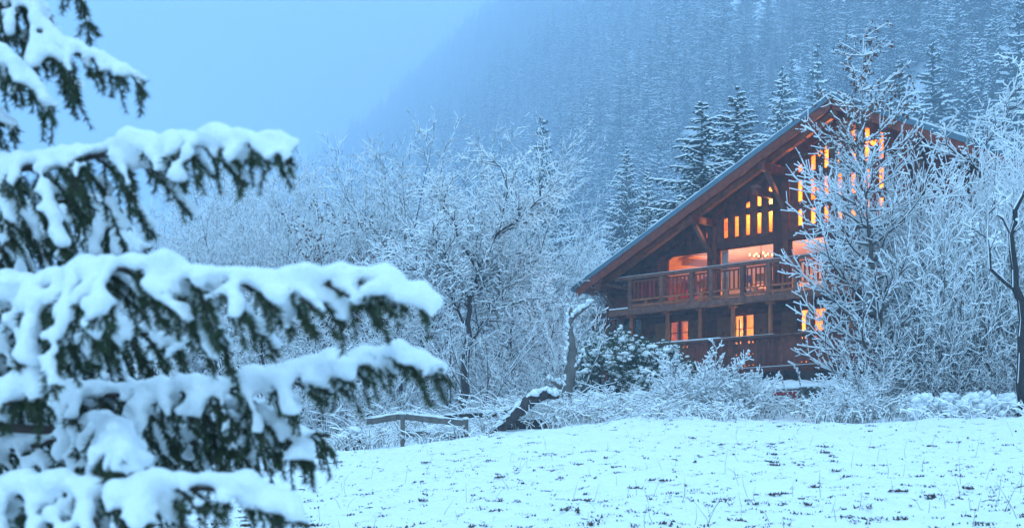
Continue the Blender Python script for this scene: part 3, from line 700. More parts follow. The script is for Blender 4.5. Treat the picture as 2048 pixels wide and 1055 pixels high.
for i, (px, Y, ty) in enumerate([(60, 42, 700), (200, 44, 680), (350, 42, 700), (450, 44, 690), (560, 42, 700), (650, 43, 690), (740, 43, 680), (820, 46, 690), (1000, 46.5, 690), (1060, 42.5, 690), (1100, 46, 680), (1010, 48, 640), (760, 50, 640), (900, 52, 620), (1070, 52, 600)]):
    place('thicket%d' % (i % 2), px, Y, ty, 'thicket_shrub', 'dense snow covered bare shrub at the meadow edge', 'shrub', TG, wide=1.25)
# the leaning tree with the dark trunk
PL = dict(PO); PL['dens'] = [0, 3.6, 4.2, 4.6, 0]; PL['step'] = [.4, .4, .3, .24, .17]; PL['wig'] = [.05, .12, .2, .24, .24]; PL['trop'] = [.0, .05, .05, .03, 0]
PL['ang'] = [40, 50, 50, 48, 45]; PL['lr'] = [.5, .55, .5, .5, 0]; PL['bare'] = [1, .25, .1, .08, 0]
def limb_tree(seed, limbs, dens=(3.0, 4.4, 4.8, 0), lens=(1.9, 1, .5), rs0=.6):
    """limbs: hand laid polylines [(x,y,z,r)...]; side twigs grow from them"""
    rnd = random.Random(seed); segs = []
    P2 = dict(step=[.28, .2, .15], wig=[.17, .22, .24], trop=[.05, .04, .02], dens=[dens[1] * 1.7, dens[2] * 1.8, 0], ang=[50, 48, 45], lr=[.52, .5, 0], bare=[.06, .05, 0], tip=.2, lmin=.1)
    for lb in limbs:
        L0 = 0; tot = sum((Vector(a[:3]) - Vector(b[:3])).length for a, b in zip(lb[:-1], lb[1:]))
        for a, b in zip(lb[:-1], lb[1:]):
            va, vb_ = Vector(a[:3]), Vector(b[:3]); n = max(1, int((vb_ - va).length / .3)); prev = va
            for i in range(n):
                t = (i + 1) / n; q = va.lerp(vb_, t) + (Vector([rnd.gauss(0, .03) for _ in range(3)]) if t < 1 else Vector((0, 0, 0)))
                r0 = a[3] + (b[3] - a[3]) * i / n; r1 = a[3] + (b[3] - a[3]) * t
                segs.append((tuple(prev), tuple(q), r0, r1, 0)); sl = (q - prev).length; L0 += sl
                if r1 < lb[0][3] * rs0:
                    k = dens[0] * sl; k = int(k) + (rnd.random() < k - int(k))
                    for _ in range(k):
                        dd = (q - prev).normalized(); ax = Vector([rnd.gauss(0, 1) for _ in range(3)]); ax = (ax - dd * ax.dot(dd)).normalized()
                        nd = dd * .55 + ax * .85 + Vector((0, 0, .15)); LL = lens[0] * rnd.uniform(.4, 1.1) * (1.1 - .5 * L0 / tot)
                        P2['stems'] = lambda _r, q=q, nd=nd, LL=LL: [(tuple(q), tuple(nd), LL, max(.02, LL * .017))]
                        segs += grow_tree(rnd.randrange(10 ** 6), P2)
                prev = q
    return segs
Yt = 44; ft = at(928, Yt); s_ = Yt / F
def lp(px, py, r, dy=0): return ((px - 928) * s_, dy, 1.6 + (HY - py) * s_ - ft[2], r)
segs = limb_tree(5, [[lp(928, 845, .14), lp(930, 740, .125), lp(935, 655, .11)],
                     [lp(935, 665, .09), lp(940, 600, .065), lp(965, 520, .05, .3), lp(1000, 450, .035, .3), lp(1015, 380, .022, .2), lp(1000, 330, .02, .2)],
                     [lp(935, 660, .045), lp(905, 600, .035, -.4), lp(850, 560, .028, -.7), lp(800, 520, .02, -.9)],
                     [lp(940, 690, .045), lp(965, 640, .035, .5), lp(1010, 560, .025, .9), lp(1060, 500, .02, 1.2)],
                     [lp(955, 540, .06), lp(920, 480, .05, .6), lp(890, 420, .03, .9), lp(880, 370, .015, .9)],
                     [lp(985, 470, .05, .3), lp(1040, 440, .035, -.4), lp(1080, 400, .015, -.6)],
                     [lp(940, 600, .05, 0), lp(900, 540, .04, -.9), lp(870, 480, .02, -1.2)]], dens=(8, 4.3, 4.7, 0), lens=(2.2,), rs0=.9)
put_tree('leaning_tree', tree_meshes('leaning', segs, .019, seed=3, dens_=.8), ft, 0, 1, 'leaning tree with a bare dark trunk behind the wooden fence', 'tree')
# thin arching shrub stems to the right of the dark trunk
Pa = dict(step=[.3, .22, .16], wig=[.08, .1, .14], trop=[-.035, .0, .02], dens=[1.3, 2.0, 0], ang=[28, 34, 40], lr=[.5, .45, 0], bare=[.3, .2, 0], tip=.25, lmin=.2)
Pa['stems'] = fan_stems(12, .5, 3.6, .032)
put_tree('arching_shrub', tree_meshes('arching', grow_tree(91, Pa), .013, seed=9), at(960, 42.5), 0, 1, 'dark arching bare shrub between the dark trunk and the broken snag', 'shrub')
# sapling plastered white
segs = limb_tree(15, [[lp(902, 800, .03), lp(900, 700, .025), lp(903, 640, .01)], [lp(902, 740, .015), lp(925, 712, .006)], [lp(902, 760, .015), lp(922, 742, .006)]], dens=(3, .5, 0, 0), lens=(.5,), rs0=1.1)
put_tree('sapling', tree_meshes('sapling', segs, .03, seed=5, wind=1.2), (ft[0], ft[1] - .6, ft[2]), 0, 1, 'thin straight sapling plastered white just left of the dark trunk', 'sapling')
# brown leaved tree in the thicket
p = dict(PF); p['stems'] = fan_stems(5, .45, 6.0, .05)
mm = tree_meshes('leafy', grow_tree(33, p), .018, seed=4, leaves=1500, leafz=1.5); s = fith(700, 54, 430, 6.2)
put_tree('brown_leaved_tree', mm, at(700, 54), 0, s, 'bare tree still holding reddish brown dead leaves', 'tree')
# maple in front of the chalet
PM = dict(step=[.45, .3, .24, .2], wig=[.035, .09, .11, .13], trop=[.02, .12, .12, .10], dens=[8.5, 5.2, 5.5, 0], ang=[80, 42, 42, 40], lr=[.3, .42, .42, 0], bare=[.08, .1, .08, 0], tip=.12, lmin=.12)
PM['crown'] = lambda t: (2.95 if t < .5 else 2.95 - (t - .5) * 4.5)
PM['stems'] = lambda rnd: [((0, 0, -.3), (-.02, 0, 1), 10.2, .09)]
mm = tree_meshes('maple', grow_tree(104, PM), .0185, bark=M_barkg, seed=41, leaves=620, leafz=6.8, dens_=.9)
fm_ = at(1755, 39); s = fith(1772, 39, 62, max(v.co.z for v in mm[1].vertices))
put_tree('maple_tree', mm, fm_, .4, s, 'tall slender snowy maple with brown seed clusters in front of the chalet gable', 'tree')
# right hand trees
RG = 'dense frosted bare trees right of the maple'
for i, (px, Y, ty, w_) in enumerate([(1858, 39.4, 262, .7), (1905, 39, 225, .8), (1880, 37.6, 350, .7), (2085, 38, 235, .9), (2010, 39.5, 235, .85), (1945, 37.8, 300, .8), (1975, 38.6, 262, .8), (2050, 40, 255, .9)]):
    place('stand0', px, Y, ty, 'frosted_tree', 'dense upright bare tree coated in frost right of the maple', 'tree', RG, wide=w_)
Yr = 41.5; fr_ = at(1965, Yr); s_ = Yr / F
def lr_(px, py, r, dy=0): return ((px - 1965) * s_, dy, 1.6 + (HY - py) * s_ - fr_[2], r)
segs = limb_tree(8, [[lr_(1985, 860, .06), lr_(1990, 700, .055), lr_(2000, 560, .05), lr_(1990, 440, .045), lr_(1965, 340, .035), lr_(1945, 270, .03)],
                     [lr_(1998, 480, .05), lr_(1950, 420, .04, -.5), lr_(1900, 400, .02, -.8)], [lr_(1998, 450, .04), lr_(2030, 360, .03, .4), lr_(2035, 290, .02, .3)],
                     [lr_(1970, 350, .04), lr_(1920, 300, .03, .4), lr_(1890, 265, .015, .3)], [lr_(1955, 310, .03), lr_(2000, 250, .02, -.3), lr_(2030, 140, .012, -.3)]], dens=(7, 4.6, 4.6, 0), lens=(1.35,), rs0=.95)
put_tree('gnarled_tree', tree_meshes('gnarled', segs, .022, seed=13, dens_=.85), fr_, 0, 1, 'gnarled snowy tree with twisted crown near the right border', 'tree')
Yr = 34; fr2 = at(2035, Yr); s_ = Yr / F
def lq(px, py, r, dy=0): return ((px - 2035) * s_, dy, 1.6 + (HY - py) * s_ - fr2[2], r)
segs = limb_tree(9, [[lq(2044, 870, .12), lq(2042, 740, .10), lq(2046, 640, .10), lq(2042, 600, .10), lq(2030, 540, .09), lq(2022, 470, .07), lq(2030, 420, .06), lq(2070, 330, .04), lq(2075, 220, .03), lq(2040, 140, .02)],
                     [lq(2042, 588, .05), lq(2010, 565, .045), lq(1975, 540, .04, -.2), lq(1970, 480, .02, -.2), lq(1972, 430, .01, -.2)], [lq(2022, 470, .035), lq(2000, 440, .03, -.2), lq(1985, 435, .015, -.3)],
                     [lq(2050, 375, .03), lq(2110, 330, .02)]], dens=(3.5, 3, 4.0, 0), lens=(1.1,), rs0=.75)
put_tree('black_trunk_tree', tree_meshes('blacktrunk', segs, .024, seed=17, wind=1.15, bark=M_barkd), fr2, 0, 1, 'tree with thick black trunk and elbowed limb, rightmost in the picture', 'tree')
ORD = ['first', 'second', 'third', 'fourth', 'fifth', 'sixth', 'seventh', 'eighth', 'ninth', 'tenth', 'eleventh', 'twelfth', 'thirteenth', 'fourteenth', 'fifteenth', 'sixteenth', 'seventeenth', 'eighteenth', 'nineteenth', 'twentieth', 'twenty first', 'twenty second', 'twenty third']
def ordinals(group, fmt):
    m = sorted([o for o in COL.objects if o.get('group') == group], key=lambda o: o.location.x / o.location.y)
    for i, o in enumerate(m): o['label'] = fmt % ORD[i]
# shrubs in front of the chalet
place('bush0', 1412, 39.5, 682, 'snowy_bush', 'round white bush bristling with snow in front of the lower gallery', 'bush', wide=1.0)
place('bush1', 1365, 41.5, 700, 'snowy_bush', 'smaller white bush leaning on the left of the round bush', 'bush', wide=.75)
place('bush1', 1450, 39.5, 715, 'snowy_bush', 'low white bush ending beside the dry stone wall', 'bush', wide=.8)
place('thicket0', 1735, 37, 655, 'snowy_shrub', 'wide pale shrub spreading at the foot of the maple', 'shrub', wide=1.05)
place('bush0', 1700, 36.5, 735, 'snowy_shrub', 'low bristling shrub against the end of the stone wall', 'shrub', wide=1.0)
place('thicket1', 1800, 38, 690, 'snowy_shrub', 'shrub between the pale shrub and the frosted trees', 'shrub', wide=1.0)
for i, (px, Y, ty) in enumerate([(1880, 37, 680), (1960, 37, 690), (2035, 37, 690), (1850, 38.5, 600), (1930, 38.5, 620), (2000, 38.5, 610)]):
    place('thicket%d' % (i % 2), px, Y, ty, 'undergrowth_shrub', 'snowy undergrowth shrub below the frosted trees on the right', 'shrub', 'undergrowth shrubs below the right hand trees', wide=1.2)
ordinals(BG, 'tall bare snowy tree, %s from the left in the distant thicket'); ordinals(OG, 'small gnarled fruit tree loaded with snow, %s from the left in its row')
ordinals(TG, 'dense snowy shrub, %s from the left along the meadow edge'); ordinals(RG, 'upright frosted tree, %s from the left in the stand past the maple')
ordinals('undergrowth shrubs below the right hand trees', 'low snowy shrub, %s from the left below the frosted trees')
# branches of a shrub reaching over from the left of the veranda
place('thicket1', 1148, 43.0, 560, 'veranda_shrub', 'tall feathery shrub partly hiding the blue veranda windows', 'shrub', wide=.5)

# ================================================================ conifers
def conifer(seed, H, R, whorls, nbr, ntw, trunk_r, snow=.7, tw=.35, droop=.25, hi=False):
    rs = np.random.RandomState(seed); g = Geo()
    lean = rs.normal(0, .01, 2)
    zz = np.linspace(0, H, 8); g.tube(np.stack([zz * lean[0], zz * lean[1], zz], 1), np.linspace(trunk_r, .01, 8), 6, 0)
    A0, A1, B0, B1, C0, C1 = [], [], [], [], [], []
    for i in range(whorls):
        for k in range(nbr):
            t = (i + rs.uniform(-.9, .9)) / whorls; t = min(max(t, 0), .99); z = H * (.06 + .94 * t)
            Rr = R * (1 - t) ** .92 * (1 if t > .12 else .6 + 3.3 * t) * (1 + .16 * math.sin(i * 1.3 + seed))
            if rs.rand() < .12 + .5 * t * t: continue
            a = rs.uniform(0, 6.283); L = Rr * rs.uniform(.5, 1.15) + .15
            dr = droop * (1 - t * 1.2) + rs.normal(0, .05)
            n = max(3, int(ntw * (L / R) + 2)); u = np.linspace(0, 1, n)
            x = np.cos(a) * L * u; y = np.sin(a) * L * u; zb = z - L * (dr * u * 1.2 - .35 * dr * u ** 3 - .10 * u ** 2 + .0 * u)
            P = np.stack([x + z * lean[0], y + z * lean[1], zb], 1)
            A0.append(P[:-1]); A1.append(P[1:]); C0.append(P[:-1]); C1.append(P[1:])
            for sd_ in (-1, 1):
                m_ = u[1:]; tl = tw * L * (1.05 - .8 * m_) * rs.uniform(.6, 1.2, len(m_)) + .08
                dx = np.cos(a) * .75 - sd_ * np.sin(a) * .65; dy = np.sin(a) * .75 + sd_ * np.cos(a) * .65
                Q = P[1:] + np.stack([dx * tl, dy * tl, -tl * rs.uniform(.25, .75, len(m_))], 1)
                B0.append(P[1:]); B1.append(Q)
    A0, A1, B0, B1 = map(np.vstack, (A0, A1, B0, B1))
    sz = H / 18 if not hi else .8 * H / 18
    g.segs(A0, A1, .10 * sz, .08 * sz, 3, 1); g.segs(B0, B1, .10 * sz, .035 * sz, 3, 1)
    # hanging fringe
    mid = (B0 + B1) / 2; dn = mid + np.array([0, 0, -1.]) * (np.linalg.norm(B1 - B0, axis=1, keepdims=True) * .45); g.segs(mid, dn, .09 * sz, .02 * sz, 3, 1)
    k1 = rs.rand(len(A0)) < snow + .2; k2 = rs.rand(len(B0)) < snow
    up = np.array([0, 0, .06 * sz])
    g.segs((A0 + up)[k1], (A1 + up)[k1], .07 * sz, .06 * sz, 3, 2); g.segs((B0 + up)[k2], (B1 + up)[k2], .07 * sz, .03 * sz, 3, 2)
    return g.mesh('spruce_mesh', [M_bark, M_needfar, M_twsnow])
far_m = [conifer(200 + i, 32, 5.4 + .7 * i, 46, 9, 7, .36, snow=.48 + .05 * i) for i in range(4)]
rs = np.random.RandomState(12)
# jittered grid over the whole slope
cand = []
sp = 13.0
for y in np.arange(140, 1900, sp):
    xs_ = np.arange(-.25 * y - 20, .42 * y + 30, sp)
    for x in xs_:
        X = x + rs.uniform(-6.5, 6.5); Y = y + rs.uniform(-6.5, 6.5); t = .925 * X + .38 * Y
        if t < 74 + 16 * rs.rand(): continue
        pxx = 1024 + X / Y * F
        if pxx < 560 or pxx > 2130: continue
        # a pale clearing runs down the slope
        if abs(pxx - (1500 + 25 * math.sin(Y / 60))) < 26 and Y > 215 and rs.rand() < .5: continue
        gap = float(vnoise(np.array(X / 34), np.array(Y / 34), 41))
        if rs.rand() < .04 + .9 * max(0, gap - .84) * 2.6: continue
        cand.append((Y, X))
cand.sort()
cand = np.array(cand); CZ = ground(cand[:, 1], cand[:, 0])
pyb = HY - (CZ - 1.6) / cand[:, 0] * F; pyt = HY - (CZ + 32 - 1.6) / cand[:, 0] * F
vis = (pyb > -40) & (pyt < 800)
cand = cand[vis]; CZ = CZ[vis]
pxs = 1024 + cand[:, 1] / cand[:, 0] * F; pyt = HY - (CZ + 32 - 1.6) / cand[:, 0] * F
def roof_top_line(px): return 185 + (1662 - px) * .762
behind = (pxs > 1180) & (pxs < 1900) & (pyt > np.where(pxs < 1662, 185 + (1662 - pxs) * .762, 190 + (pxs - 1662) * .3) - 10)
behind |= (pxs > 1850) & (pyt > 330)
cand = cand[~behind]; CZ = CZ[~behind]
print('forest trees', len(cand))
FG = 'spruces of the misty mountain forest'
for i in range(min(300, len(cand))):
    o = link('spruce', far_m[i % 4]); o.location = (cand[i, 1], cand[i, 0], CZ[i] - .4); s = rs.uniform(.5, 1.35); o.scale = (s * rs.uniform(.85, 1.3), s * rs.uniform(.85, 1.3), s); o.rotation_mode = 'XYZ'
    o.rotation_euler = (0, 0, rs.uniform(0, 6.28)); setp(o, 'snow dusted spruce standing on the misty mountain slope', 'spruce', FG)
    if i == 0: SP0 = o
# the rest of the forest as one mass (geometry nodes, instancing the same trees)
rest = cand[300:]; RZs = CZ[300:]
if len(rest):
    me = bpy.data.meshes.new('distant_forest'); me.vertices.add(len(rest)); me.vertices.foreach_set('co', np.stack([rest[:, 1], rest[:, 0], RZs - .4], 1).astype(np.float32).ravel())
    fo = link('distant_forest', me); setp(fo, 'far spruce forest fading into the mist', kind='stuff')
    at_ = me.attributes.new('srot', 'FLOAT', 'POINT'); at_.data.foreach_set('value', rs.uniform(0, 6.28, len(rest)).astype(np.float32))
    at_ = me.attributes.new('ssc', 'FLOAT', 'POINT'); at_.data.foreach_set('value', rs.uniform(.5, 1.35, len(rest)).astype(np.float32))
    at_ = me.attributes.new('sid', 'INT', 'POINT'); at_.data.foreach_set('value', rs.randint(0, 4, len(rest)).astype(np.int32))
    ng = bpy.data.node_groups.new('forest', 'GeometryNodeTree'); ng.interface.new_socket('Geometry', in_out='INPUT', socket_type='NodeSocketGeometry'); ng.interface.new_socket('Geometry', in_out='OUTPUT', socket_type='NodeSocketGeometry')
    N = ng.nodes; L_ = ng.links; gi = N.new('NodeGroupInput'); go = N.new('NodeGroupOutput')
    jn = N.new('GeometryNodeGeometryToInstance')
    srcs = []
    for k in range(4):
        oi = N.new('GeometryNodeObjectInfo'); oi.inputs['Object'].default_value = [o for o in COL.objects if o.data == far_m[k]][0]; oi.transform_space = 'ORIGINAL'; srcs.append(oi)
        L_.new(oi.outputs['Geometry'], jn.inputs[0])
    ip = N.new('GeometryNodeInstanceOnPoints'); m2p = N.new('GeometryNodeMeshToPoints'); L_.new(gi.outputs[0], m2p.inputs['Mesh']); L_.new(m2p.outputs[0], ip.inputs['Points'])
    joins = N.new('GeometryNodeJoinGeometry')
    # one instancer per tree shape, selected by id
    for k in range(4):
        ipk = N.new('GeometryNodeInstanceOnPoints'); L_.new(m2p.outputs[0], ipk.inputs['Points']); L_.new(srcs[k].outputs['Geometry'], ipk.inputs['Instance'])
        na = N.new('GeometryNodeInputNamedAttribute'); na.data_type = 'INT'; na.inputs['Name'].default_value = 'sid'
        cp = N.new('FunctionNodeCompare'); cp.data_type = 'INT'; cp.operation = 'EQUAL'; L_.new(na.outputs['Attribute'], cp.inputs['A']); cp.inputs['B'].default_value = k
        L_.new(cp.outputs[0], ipk.inputs['Selection'])
        nr = N.new('GeometryNodeInputNamedAttribute'); nr.data_type = 'FLOAT'; nr.inputs['Name'].default_value = 'srot'
        cx = N.new('ShaderNodeCombineXYZ'); L_.new(nr.outputs['Attribute'], cx.inputs['Z']); L_.new(cx.outputs[0], ipk.inputs['Rotation'])
        ns = N.new('GeometryNodeInputNamedAttribute'); ns.data_type = 'FLOAT'; ns.inputs['Name'].default_value = 'ssc'; L_.new(ns.outputs['Attribute'], ipk.inputs['Scale'])
        L_.new(ipk.outputs[0], joins.inputs[0])
    N.remove(jn); N.remove(ip)
    L_.new(joins.outputs[0], go.inputs[0])
    md = fo.modifiers.new('forest', 'NODES'); md.node_group = ng
# frosted bare wood patches low on the slope
for i, (px, Y, ty) in enumerate([(1180, 110, 480), (1240, 125, 462), (1140, 95, 510), (1290, 125, 440), (1100, 90, 520)]):
    place('fan%d' % (i % 2), px, Y, ty, 'bare_tree', 'frosted bare tree where the forest meets the chalet roof', 'tree', 'frosted bare trees behind the roof edge', wide=1.2)
ordinals('frosted bare trees behind the roof edge', 'frosted bare tree, %s from the left where forest meets the chalet roof')
# near spruces behind the roof
nm = conifer(301, 22, 5.6, 62, 9, 15, .3, snow=.85, tw=.34, droop=.32, hi=True)
nm2 = conifer(302, 22, 5.0, 58, 8, 13, .3, snow=.9, tw=.34, droop=.3, hi=True)
def put_con(me, px, Y, topy, label, wide=1.0):
    x, y, z = at(px, Y); o = link('roofside_spruce', me, None, (x, y, z)); s = (1.6 + (HY - topy) / F * Y - z) / 22; o.scale = (s * wide, s * wide, s); o.rotation_euler[2] = px; setp(o, label, 'spruce'); return o
put_con(nm, 1459, 84, 172, 'dark snowy spruce, taller of the pair behind the roof', 1.45)
put_con(nm2, 1402, 80, 200, 'pale snowy spruce, shorter of the pair behind the roof', 1.7)
put_con(nm2, 1296, 80, 335, 'small slim young spruce beside the sloping roof edge', .75)
put_con(nm, 1575, 130, 130, 'grey misty spruce standing just left of the roof ridge', .9)
put_con(nm, 1245, 150, 290, 'dark upright spruce at the front of the forest left of the roof', .9)

# ================================================================ dark snowy juniper left of the bush
def evergreen(seed, W, H, D):
    rs = np.random.RandomState(seed); gn, gs = Geo(), Geo(); C, S, A0, A1 = [], [], [], []
    for i in range(75):
        a = rs.uniform(-1, 1); b = rs.uniform(-1, 1); top = H * (1 - .45 * a * a - .15 * b * b) * rs.uniform(.45, 1.05)
        c = np.array([a * W / 2, b * D / 2, top]); n = 60
        for k in range(n):
            d = rs.normal(0, 1, 3); d[2] = -abs(d[2]) * 1.3 + .25; d /= np.linalg.norm(d); L = rs.uniform(.07, .22)
            p = c + rs.normal(0, .12, 3) * [1, 1, 1.3]; q = p + d * L; A0.append(p); A1.append(q)
            if rs.rand() < .16: m = (p + q) / 2; C.append(m + [0, 0, .035]); S.append([.06, .06, .03])
        C.append(c + [0, 0, .05]); S.append([.17, .15, .09]); C.append(c + rs.normal(0, .1, 3)); S.append([.12, .11, .07])
    gn.segs(A0, A1, .018, .006, 3, 0)
    for a in np.linspace(-W / 2.6, W / 2.6, 7): gn.tube([(a * .4, 0, -.2), (a * .8, 0, H * .4), (a, 0, H * .8)], [.05, .04, .02], 5, 1)
    gs.blobs(C, S, jit=.25, seed=seed)
    return gn.mesh('foliage', [M_needle, M_bark]), gs.mesh('snow', [M_twsnow], True)
ev = evergreen(5, 2.3, 2.2, 1.4)
put_tree('juniper', ev, at(1235, 43.2), .3, (1.2, 1.1, 1.12), 'dark evergreen bush drooping with snow below the veranda windows', 'bush', names=('foliage', 'snow'))
ev2 = evergreen(6, 1.6, 2.0, 1.2)
put_tree('juniper', ev2, at(1315, 42.6), .3, 1.15, 'narrow evergreen bush squeezed between the veranda and the round white bush', 'bush', names=('foliage', 'snow'))

# ================================================================ dry stone wall
def stone_mesh(seed):
    rs = np.random.RandomState(seed); g = Geo(); v = np.array([[x, y, z] for x in (-.5, 0, .5) for y in (-.5, .5) for z in (-.5, .5)])
    v = v * (1 + rs.uniform(-.16, .1, v.shape)); v[4:8, 2] *= 1.12
    g.add(v, [[0, 1, 3, 2], [8, 10, 11, 9], [0, 4, 5, 1], [4, 8, 9, 5], [2, 3, 7, 6], [6, 7, 11, 10], [1, 5, 7, 3], [5, 9, 11, 7], [0, 2, 6, 4], [4, 6, 10, 8]]); return g.mesh('stone', [M_stone])
SM = [stone_mesh(i) for i in range(6)]
wb = wpt(-5.6, -2.4, 0); wroot = empty('stone_wall', (wb.x, wb.y, gz(wb.x, wb.y)), TH, 'low dry stone wall capped with snow in front of the chalet base', 'wall'); wz = wroot.location.z
rs = np.random.RandomState(2); z = 3.35 - wz; row = 0
while z < 4.58 - wz:
    hh = rs.uniform(.09, .15); x = rs.uniform(-.2, 0)
    while x < 6.6:
        ww = rs.uniform(.2, .5); o = link('stone', SM[rs.randint(6)], wroot, (x + ww / 2, rs.uniform(-.03, .03), z + hh / 2)); o.scale = (ww * .97, .4, hh * .95); o.rotation_euler = (0, rs.normal(0, .03), 0); x += ww
    z += hh
snow_cap('snow', [(-.4, 0, 4.56 - wz), (1.5, 0, 4.6 - wz), (3.5, 0, 4.6 - wz), (6.8, 0, 4.62 - wz)], .25, .075, wroot, 4, rag=.4)
# lower snow covered bank wall left of the bush
w2 = empty('stone_bank', (at(1150, 41.5)), -.1, 'tumbled stone bank under snow left of the round bush', 'wall')
for i in range(46):
    o = link('stone', SM[rs.randint(6)], w2, (rs.uniform(-.6, 2.6), rs.uniform(-.15, .15), rs.uniform(0, .42))); o.scale = (rs.uniform(.2, .4), .3, rs.uniform(.1, .18)); o.rotation_euler = (0, rs.normal(0, .1), rs.normal(0, .2))
snow_cap('snow', [(-.8, 0, .3), (-.2, .05, .5), (.5, 0, .58), (1.2, .03, .5), (1.9, 0, .62), (2.7, 0, .5)], .26, .1, w2, 8, rag=.7)

# red and grey cart in front of the wall
c0 = at(1556, 42.6); t = empty('garden_cart', (c0[0], c0[1], c0[2]), TH * .4, 'red barred grey metal cart in the weeds before the stone wall', 'cart')
def gbx(nm, c, s, mm_, rot=None): g = Geo(); g.box(c, s, rot); return link(nm, g.mesh(nm, [mm_]), t)
gbx('red_bar', (0, -.2, .72), (1.15, .06, .09), M_red); gbx('red_bar', (.5, -.2, .6), (.09, .06, .22), M_red)
gbx('tub', (.05, .1, .42), (1.0, .5, .32), M_grey); gbx('side_panel', (.85, .1, .45), (.62, .04, .34), M_grey); gbx('side_panel', (-.52, -.1, .3), (.3, .05, .5), M_red)
for a in (-.35, .4):
    g = Geo(); g.tube([(a, -.18, .15), (a, -.12, .15)], [.15, .15], 14); link('wheel', g.mesh('wheel', [M_black]), t)
g = Geo(); g.blobs([(x, -.16, .785) for x in np.linspace(-.3, .55, 9)], np.array([[.07, .05, .022]] * 9), jit=.3); g.blobs([(x, -.1, .6) for x in np.linspace(-.4, .3, 9)], np.array([[.08, .1, .04]] * 9), jit=.3); link('snow', g.mesh('cart_snow', [M_snow], True), t)['kind'] = 'stuff'
sg = at(1553, 42.0); t = empty('white_board', sg, 0, 'small white board with dark figures leaning low in the weeds', 'sign')
g = Geo(); g.box((0, 0, .35), (.34, .02, .2)); link('plate', g.mesh('plate', [M_white]), t)
g = Geo(); [g.box((a, .02, .15), (.03, .02, .4)) for a in (-.12, .12)]; link('leg', g.mesh('leg', [M_grey]), t)
fc = bpy.data.curves.new('figures', 'FONT'); fc.body = '215'; fc.size = .13; fc.extrude = .002; fc.align_x = 'CENTER'; fc.materials.append(M_black)
fo_ = bpy.data.objects.new('figures', fc); COL.objects.link(fo_); bpy.context.view_layer.update()
fme = bpy.data.meshes.new_from_object(fo_.evaluated_get(bpy.context.evaluated_depsgraph_get())); bpy.data.objects.remove(fo_)
fo_ = link('figures', fme, t, (0.01, -.014, .3)); fo_.rotation_euler = (RAD(90), 0, 0); fo_['kind'] = 'stuff'

# ================================================================ wooden fence, stump, logs, snag
Yf = 36.3
f0 = at(810, Yf); t = empty('fence', f0, 0, 'broken wooden rail fence draped in snow and dead grass', 'fence'); s_ = Yf / F
def fp(px, py, dy=0): return ((px - 810) * s_, dy, 1.6 + (HY - py) * s_ - f0[2])
def plank(nm, p, q, w_, h_, mm_=M_barkg, jit=.012):
    g = Geo(); n = 9; rs = np.random.RandomState(int(p[0] * 100) % 999); P = np.linspace(p, q, n); v = []
    for c in P: j = rs.uniform(-jit, jit, 4); v += [(c[0], c[1] - w_ / 2, c[2] - h_ / 2 + j[0]), (c[0], c[1] + w_ / 2, c[2] - h_ / 2 + j[1]), (c[0], c[1] + w_ / 2, c[2] + h_ / 2 + j[2]), (c[0], c[1] - w_ / 2, c[2] + h_ / 2 + j[3])]
    g.add(v, [(4 * i + a, 4 * i + b, 4 * i + 4 + b, 4 * i + 4 + a) for i in range(n - 1) for a, b in ((0, 1), (1, 2), (2, 3), (3, 0))] + [(0, 1, 2, 3), (4 * n - 4, 4 * n - 3, 4 * n - 2, 4 * n - 1)])
    o = link(nm, g.mesh(nm, [mm_]), t)
    snow_cap('snow', P + [0, 0, h_ / 2 + .01], .04, .035, o, int(p[0] * 50) % 97, rag=.5)
plank('rail', fp(733, 843), fp(805, 832), .05, .15); plank('rail', fp(805, 832, .06), fp(932, 846, .06), .05, .15); plank('rail', fp(812, 866), fp(930, 872), .05, .14)
for px, a, b, w_ in ((806, 828, 890, .11), (932, 838, 880, .12)):
    p, q = fp(px, a, -.09), fp(px, b, -.09); g = Geo(); g.box(((p[0]), p[1], (p[2] + q[2]) / 2 - .2), (w_, .1, p[2] - q[2] + .4)); o = link('post', g.mesh('post', [M_barkg]), t)
    g = Geo(); g.blobs([(p[0], p[1], p[2] + .02)], np.array([[.09, .08, .05]])); link('snow', g.mesh('post_snow', [M_snow], True), o)
def log_thing(name, label, cat, foot, pts, rad, snowr, mm_=M_bark, k=12):
    t = empty(name, foot, 0, label, cat); g = Geo(); rs = np.random.RandomState(int(abs(foot[0]) * 50)); P = []
    R_ = []
    for (a, ra), (b, rb) in zip(zip(pts[:-1], rad[:-1]), zip(pts[1:], rad[1:])):
        for u in np.linspace(0, 1, 6, endpoint=False): P.append(np.array(a) * (1 - u) + np.array(b) * u); R_.append(ra + (rb - ra) * u)
    P.append(np.array(pts[-1])); R_.append(rad[-1]); P = np.array(P); P[1:-1] += rs.normal(0, .012, P[1:-1].shape); R_ = np.array(R_) * rs.uniform(.88, 1.1, len(R_))
    g.tube(P, R_, k); link('wood', g.mesh('wood', [mm_], True), t)
    if snowr:
        snow_cap('snow', P + np.stack([R_ * 0, R_ * 0 - .03, R_ * .95], 1), snowr * 1.5, snowr * .8, t, 3, rag=.6)
    return t
def rel(px, py, Y, ft_, dy=0): v = P3(px, py, Y); return (v.x - ft_[0], v.y - ft_[1] + dy, v.z - ft_[2])
ftp = at(708, 35.6)
log_thing('tree_stump', 'upright rotten stump hung with dead grass at the left end of the fence', 'stump', ftp, [(0, 0, -.2), (0, 0, .25), (0.02, 0, .52)], [.34, .3, .27], .09)
ftp = at(1030, 37)
log_thing('fallen_log', 'thick fallen log sloping up to the right under a band of snow', 'log', ftp, [rel(955, 885, 37, ftp), rel(992, 862, 37, ftp), rel(1025, 832, 37, ftp), rel(1062, 800, 37, ftp), rel(1090, 788, 37, ftp), rel(1118, 792, 37, ftp)], [.09, .15, .17, .16, .13, .06], .11)
